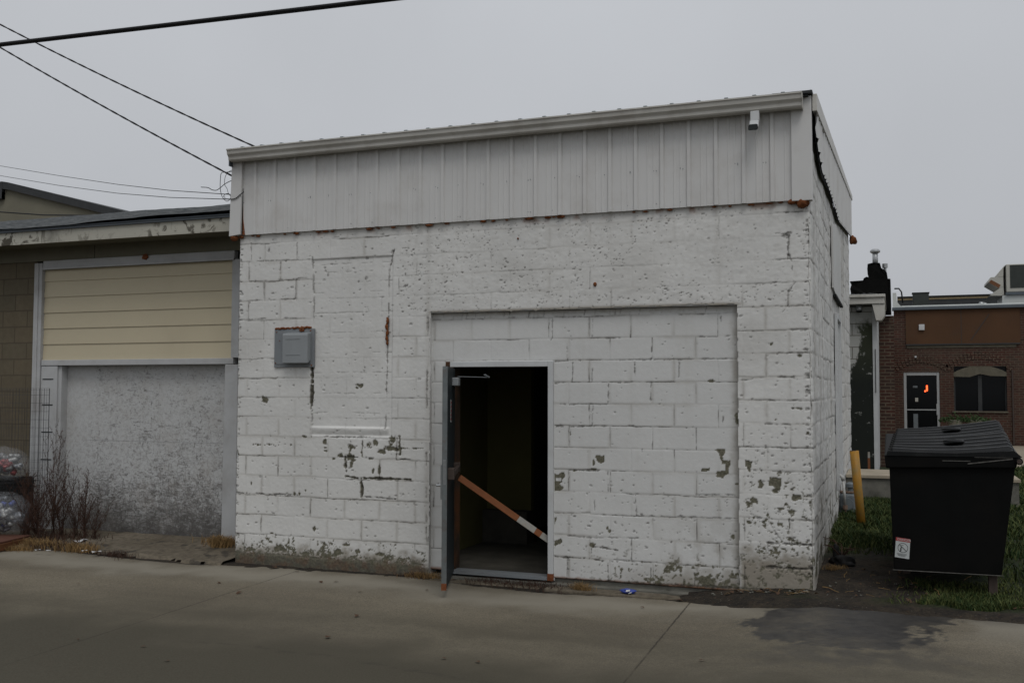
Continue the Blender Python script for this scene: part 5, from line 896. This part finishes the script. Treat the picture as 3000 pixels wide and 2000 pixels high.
    for k, x, y, z, sc, lab in ((0, -6.45, .60, -.06, 1.1, 'straw tuft at the foot of the garage door post'), (1, -6.38, .45, -.06, 1.1, 'straw tuft between garage post and white wall'), (0, -3.60, -.05, -.14, .8, 'straw tuft at wall foot left of the open door'), (2, -3.75, -.04, -.14, .7, 'brown matted tuft left of the open door'), (1, -2.02, -.12, -.14, .75, 'straw tuft growing at wall foot right of the doorway'), (2, -2.45, -.10, -.14, 1.1, 'brown matted litter grass before the doorway'), (2, -2.9, -.08, -.14, 1., 'brown debris tuft by the bottom of the door leaf'), (0, -7.9, -.06, -.12, 1.1, 'straw tuft on the apron edge below the boarded door'), (2, -8.2, -.04, -.11, 1.2, 'brown tuft on apron beside white paper scraps'), (0, -8.5, -.05, -.11, 1.2, 'straw tuft below the dry weeds'), (2, -8.75, .1, -.10, 1.5, 'brown tuft at the roots of the dry weeds'), (2, -8.5, .3, -.08, 1.6, 'matted brown growth under the tallest weeds'), (0, -8.62, -.25, -.14, .9, 'straw tuft in front of the pallet'), (2, -7.3, -.16, -.13, .9, 'brown tuft in the crack along the apron'), (1, .12, .75, .03, .6, 'straw tuft at the corner foot of the side wall')):
        o = tk[k] if k not in used else tk[k].copy()
        if k in used: COL.objects.link(o)
        used.add(k); o.location = (x, y, z); o.scale = (sc,)*3; o.rotation_euler = (0, 0, random.uniform(-.3, .3)); tag(o, lab, 'grass tuft', 'dry tufts along the walls')
plants()

def litter():
    p = atZ(1840, 1735, -.12); g = np.random.default_rng(6)
    t = thing('blue_wrapper', 'crumpled blue wrapper with white marks at foot of the infill wall', 'wrapper', (p[0], p[1], -.12)); m_ = MB(); m_.blob((p[0], p[1], -.107), .075, 3, .4, 7, (1., .55, .30)); m_.build('foil', 'litterblue', t); m_ = MB()
    m_.obox((p[0]+.012, p[1]-.052, -.093), (.018, 0, .003), (0, .008, .006), (0, -.0012, .002)); m_.obox((p[0]+.03, p[1]-.05, -.111), (.014, 0, .005), (0, .004, .003), (0, -.0012, .002)); m_.build('white_mark', 'paper', t)
    n = 0
    for (u, v, s_, lab) in ((236, 1587, .10, 'largest white paper scrap on the apron'), (282, 1618, .05, 'white paper scrap beside the straw tuft on the apron'), (247, 1614, .03, 'tiny white paper scrap near the apron edge'), (110, 1612, .03, 'tiny white scrap on the alley before the pallet'), (142, 1614, .03, 'tiny white scrap on the alley right of the pallet'), (2448, 1757, .03, 'pale chip on the dirt right of the wall corner'), (2860, 1768, .025, 'tiny pale chip before the dumpster foot')):
        z = -.098 if u < 400 else -.03; q = atZ(u, v, z); a = g.uniform(0, 3.1); c, s2 = math.cos(a), math.sin(a); m_ = MB()
        m_.add([(q[0]+x*s_*c-y*s_*.5*s2, q[1]+x*s_*s2+y*s_*.5*c, z+.006+zz*s_) for x, y, zz in ((-1, -1, 0), (0, -1.1, .25), (1, -.8, .05), (1.1, .9, .2), (.1, 1, .05), (-.9, .8, .3))], [(0, 1, 4, 5), (1, 2, 3, 4)]); tag(m_.build('paper_scrap', 'paper'), lab, 'litter', 'scraps of white paper')
    kk = MB(); kk.add([(-.03, -.012, .002), (0, -.02, .010), (.035, -.004, .003), (.005, .018, .012), (-.025, .012, .004)], [(0, 1, 3, 4), (1, 2, 3)]); base = kk.build('dead_leaf', 'leafbrown'); first = True
    spots = [(229, 1710), (1108, 1655), (700, 1738), (420, 1895), (490, 1937), (640, 1708), (1400, 1940), (960, 1868), (229, 1874), (2000, 1755), (1940, 1745), (1882, 1780), (2056, 1936), (1990, 1760), (1055, 1735), (940, 1706), (985, 1705), (870, 1675), (805, 1663), (1045, 1805), (1300, 1930), (1460, 1690), (1330, 1700), (1250, 1730), (1620, 1715), (1745, 1730), (2500, 1780), (2560, 1782), (2300, 1770), (2725, 1785), (2900, 1788), (2660, 1795)]
    for i, (u, v) in enumerate(spots):
        z = -.145+.105*float(sst(-1.3, .2, np.array(atZ(u, v, -.09)[0]))); q = atZ(u, v, z); o = base if first else base.copy()
        if not first: COL.objects.link(o)
        first = False; o.location = (q[0], q[1], z+.006); o.rotation_euler = (g.uniform(-.2, .2), g.uniform(-.2, .2), g.uniform(0, 6.28)); s_ = g.uniform(.5, 1.1); o.scale = (s_, s_, s_); tag(o, 'small brown dead leaf lying flat on the alley concrete', 'leaf', 'dead leaves scattered over the alley')
    for i in range(70):
        x = g.uniform(-.75, 1.05) if i < 45 else g.uniform(1.0, 2.3); y = g.uniform(-.28, 1.1) if i < 45 else g.uniform(-.34, -.16)
        if x < .03 and y > -.05: y = g.uniform(-.28, -.06)
        o = base.copy(); COL.objects.link(o); s_ = g.uniform(.35, .95); o.location = (x, y, gz(x, y)+.012); o.rotation_euler = (g.uniform(-.5, .5), g.uniform(-.5, .5), g.uniform(0, 6.28)); o.scale = (s_*g.uniform(.5, 1.6), s_, s_); tag(o, 'small brown dead leaf lying on the dark soil beside the wall corner', 'leaf', 'dead leaves on the dark soil')
    pb = MB().blob((0, 0, 0), .02, 5, .5, 6, (1.2, .9, .7)).build('pebble', 'paper', None, True); pb.active_material = M['slabface']
    for i in range(46):
        o = pb if i == 0 else pb.copy()
        if i: COL.objects.link(o)
        x = g.uniform(-.85, .0) if i < 26 else g.uniform(0, 1.2); y = g.uniform(-.20, -.03) if i < 26 else g.uniform(-.3, .8); s_ = g.uniform(.2, .8)*(1 if i < 26 else .55); o.location = (x, y, gz(x, y)+.006); o.rotation_euler = (0, 0, g.uniform(0, 6.28)); o.scale = (s_, s_, s_); tag(o, 'pale pebble in the dark soil at the right pillar foot', 'pebble', 'pale pebbles in the dark soil')
    tw = MB().tube([(-.07, 0, .004), (-.02, .008, .012), (.03, -.004, .006), (.08, .006, .003)], .0028, 4).build('twig', 'drygrass')
    for i in range(34):
        o = tw if i == 0 else tw.copy()
        if i: COL.objects.link(o)
        x = g.uniform(-.7, 1.3); y = g.uniform(-.3, .9) if x > .03 else g.uniform(-.28, -.05); s_ = g.uniform(.35, 1.1); o.location = (x, y, gz(x, y)+.006); o.rotation_euler = (g.uniform(-.2, .2), g.uniform(-.3, .3), g.uniform(0, 6.28)); o.scale = (s_,)*3; tag(o, 'straw coloured twig lying on the dark soil beside the dumpster', 'twig', 'straw twigs on the dark soil')
    # pallet, bags of cans, wire cage
    a0, a1 = Vector(atZ(-160, 1652, -.13)), Vector(atZ(92, 1590, -.13)); dv = (a1-a0); ln = dv.length; dv.normalize(); nv = Vector((-dv.y, dv.x, 0))
    P = thing('pallet', 'low red brown wooden platform under the bags of cans', 'pallet', a1); c = (a0+a1)/2
    MB().obox(c+nv*.36+Vector((0, 0, .085)), dv*ln/2, nv*.36, (0, 0, .010)).build('deck', 'wood', P, bevel=.003); MB().obox(c+Vector((0, 0, .035)), dv*ln/2, nv*.014, (0, 0, .038)).build('front_board', 'wood2', P, bevel=.003); MB().obox(a1+nv*.36+Vector((0, 0, .035)), nv*.34, dv*.014, (0, 0, .038)).build('end_board', 'wood2', P)
    def can(mt):
        m_ = MB(); m_.lathe((0, 0, -.06), [(.024, 0), (.032, .008), (.033, .05), (.027, .06), (.033, .075), (.032, .112), (.026, .122)], 10); o = m_.build('drink_can', mt, None, True); return o
    cans = {k: can(k) for k in ('cansilver', 'canblue', 'canred', 'canwhite')}; used = set(); names = {'cansilver': 'silver', 'canblue': 'blue', 'canred': 'red', 'canwhite': 'white'}
    for bi, (c, r, lab, mix, bn) in enumerate((((-9.42, .28, .76), (.32, .28, .21), 'upper clear plastic bag full of crushed cans', ('cansilver', 'cansilver', 'canwhite', 'cansilver', 'canred'), 'upper'), ((-9.22, .12, .20), (.34, .30, .25), 'lower clear plastic bag full of crushed cans on the pallet', ('canblue', 'canwhite', 'cansilver', 'canwhite', 'cansilver'), 'lower'))):
        T = thing('can_bag', lab, 'bag', (c[0], c[1], c[2]-r[2]), 'clear bags of cans'); m_ = MB(); m_.blob(c, 1., 11+bi, .16, 14, r); m_.build('plastic', 'bag', T, True)
        for i in range(60):
            d = Vector(g.normal(0, 1, 3)).normalized(); d.y = -abs(d.y); q = .86 if i < 46 else .6; k = mix[int(g.integers(len(mix)))]; o = cans[k] if k not in used else cans[k].copy()
            if k in used: COL.objects.link(o)
            used.add(k); o.location = (c[0]+d.x*r[0]*q*.88, c[1]+d.y*r[1]*q*.88, c[2]+d.z*r[2]*q*.85); o.rotation_euler = (g.uniform(0, 6), g.uniform(0, 6), g.uniform(0, 6)); o.scale = (1, .8, g.uniform(.5, 1)); tag(o, f'crushed {names[k]} drink can inside the {bn} clear bag', 'can', f'{names[k]} cans inside the {bn} bag')
    sh_ = thing('wire_shelf', 'black wire shelf holding the upper bag of cans', 'wire shelf', (-9.9, 0, 0)); fr = MB()
    for x in (-9.10, -10.0):
        for y in (-.05, .52): fr.bar((x, y, .03), (x, y, .66), .016, .016)
    fr.build('leg', 'black', sh_); w = MB()
    for y in np.arange(-.05, .53, .04): w.bar((-9.10, y, .56), (-10.0, y, .56), .006, .006)
    for z in (.42, .5, .62): w.bar((-9.10, -.05, z), (-10.0, -.05, z), .005, .005); w.bar((-9.10, -.05, z), (-9.10, .52, z), .005, .005)
    for x in np.arange(-10.0, -9.09, .045): w.bar((x, -.055, .40), (x, -.055, .63), .004, .004)
    w.build('wire_deck', 'black', sh_); box('shade_panel', 'black', sh_, -10.0, -9.2, .50, .52, .05, .60)
    Cg = thing('mesh_cylinder', 'grey wire mesh fencing bent upright against the garage jamb', 'wire mesh', (-9.8, .2, 0)); w = MB(); top = 1.68
    path = [Vector((-9.22+.0*t, .62, 0)) if t == 0 else Vector((-9.75+.55*math.cos(t), .1+.42*math.sin(t), 0)) for t in np.linspace(0.9, -.9, 26)]; path = [Vector((-10.20, .60, 0)), Vector((-9.80, .60, 0)), Vector((-9.50, .59, 0)), Vector((-9.20, .57, 0)), Vector((-9.00, .53, 0)), Vector((-8.92, .46, 0)), Vector((-8.92, .38, 0)), Vector((-9.00, .31, 0)), Vector((-9.20, .27, 0)), Vector((-9.50, .25, 0)), Vector((-10.10, .25, 0))]
    fine = []
    for a, b in zip(path[:-1], path[1:]):
        k = max(1, int((b-a).length/.05)); fine += [a.lerp(b, i/k) for i in range(k)]
    for p in fine: w.bar(p+Vector((0, 0, 0)), p+Vector((0, 0, top)), .0019, .0019, (1, 0, 0))
    for z in list(np.arange(.1, top-.05, .1))+[top-.02, top]:
        for a, b in zip(fine[:-1], fine[1:]): w.bar(a+Vector((0, 0, z)), b+Vector((0, 0, z)), .0019, .0019)
    w.build('mesh', 'thinwire', Cg)
litter()

# =================================================================== LIGHT
W = bpy.data.worlds.new('World'); SC.world = W; W.use_nodes = True; nt = W.node_tree; bg = nt.nodes['Background']
EL, ROT = R(58), R(150)
sky = nt.nodes.new('ShaderNodeTexSky'); sky.sky_type = 'NISHITA'; sky.sun_disc = False; sky.sun_elevation = EL; sky.sun_rotation = ROT; sky.dust_density = 6; sky.air_density = 1.2
bw = nt.nodes.new('ShaderNodeRGBToBW'); nt.links.new(sky.outputs[0], bw.inputs[0])
tc = nt.nodes.new('ShaderNodeTexCoord'); sp = nt.nodes.new('ShaderNodeSeparateXYZ'); nt.links.new(tc.outputs['Generated'], sp.inputs[0])
cl = nt.nodes.new('ShaderNodeTexNoise'); cl.inputs['Scale'].default_value = 2.2; cl.inputs['Detail'].default_value = 5; nt.links.new(tc.outputs['Generated'], cl.inputs['Vector'])
ramp = nt.nodes.new('ShaderNodeMapRange'); ramp.inputs['From Min'].default_value = 0; ramp.inputs['From Max'].default_value = 1; ramp.inputs['To Min'].default_value = 4.9; ramp.inputs['To Max'].default_value = 7.4; nt.links.new(sp.outputs['Z'], ramp.inputs['Value'])
cm = nt.nodes.new('ShaderNodeMapRange'); cm.inputs['From Min'].default_value = .3; cm.inputs['From Max'].default_value = .7; cm.inputs['To Min'].default_value = .945; cm.inputs['To Max'].default_value = 1.045; nt.links.new(cl.outputs['Fac'], cm.inputs['Value'])
mu = nt.nodes.new('ShaderNodeMath'); mu.operation = 'MULTIPLY'; nt.links.new(ramp.outputs[0], mu.inputs[0]); nt.links.new(cm.outputs[0], mu.inputs[1])
gm = nt.nodes.new('ShaderNodeMix'); gm.data_type = 'FLOAT'; gm.inputs[0].default_value = .88; nt.links.new(bw.outputs[0], gm.inputs[2]); nt.links.new(mu.outputs[0], gm.inputs[3])
tn = nt.nodes.new('ShaderNodeMix'); tn.data_type = 'RGBA'; tn.blend_type = 'MULTIPLY'; tn.inputs[0].default_value = 1; nt.links.new(gm.outputs[0], tn.inputs[6]); tn.inputs[7].default_value = (.955, .99, 1.05, 1)
nt.links.new(tn.outputs[2], bg.inputs['Color']); bg.inputs['Strength'].default_value = .1
sd = bpy.data.lights.new('sun', 'SUN'); sd.energy = .9; sd.angle = R(25); sd.color = (1, .97, .93); so = bpy.data.objects.new('sun', sd); COL.objects.link(so)
dirv = Vector((math.sin(ROT)*math.cos(EL), math.cos(ROT)*math.cos(EL), math.sin(EL))); so.rotation_euler = dirv.to_track_quat('Z', 'Y').to_euler(); so.location = (0, -10, 20)
SC.view_settings.view_transform = 'Standard'; SC.view_settings.look = 'None'; SC.view_settings.exposure = 0; SC.view_settings.gamma = 1
SC.render.engine = 'CYCLES'; SC.cycles.use_denoising = True; SC.cycles.max_bounces = 6
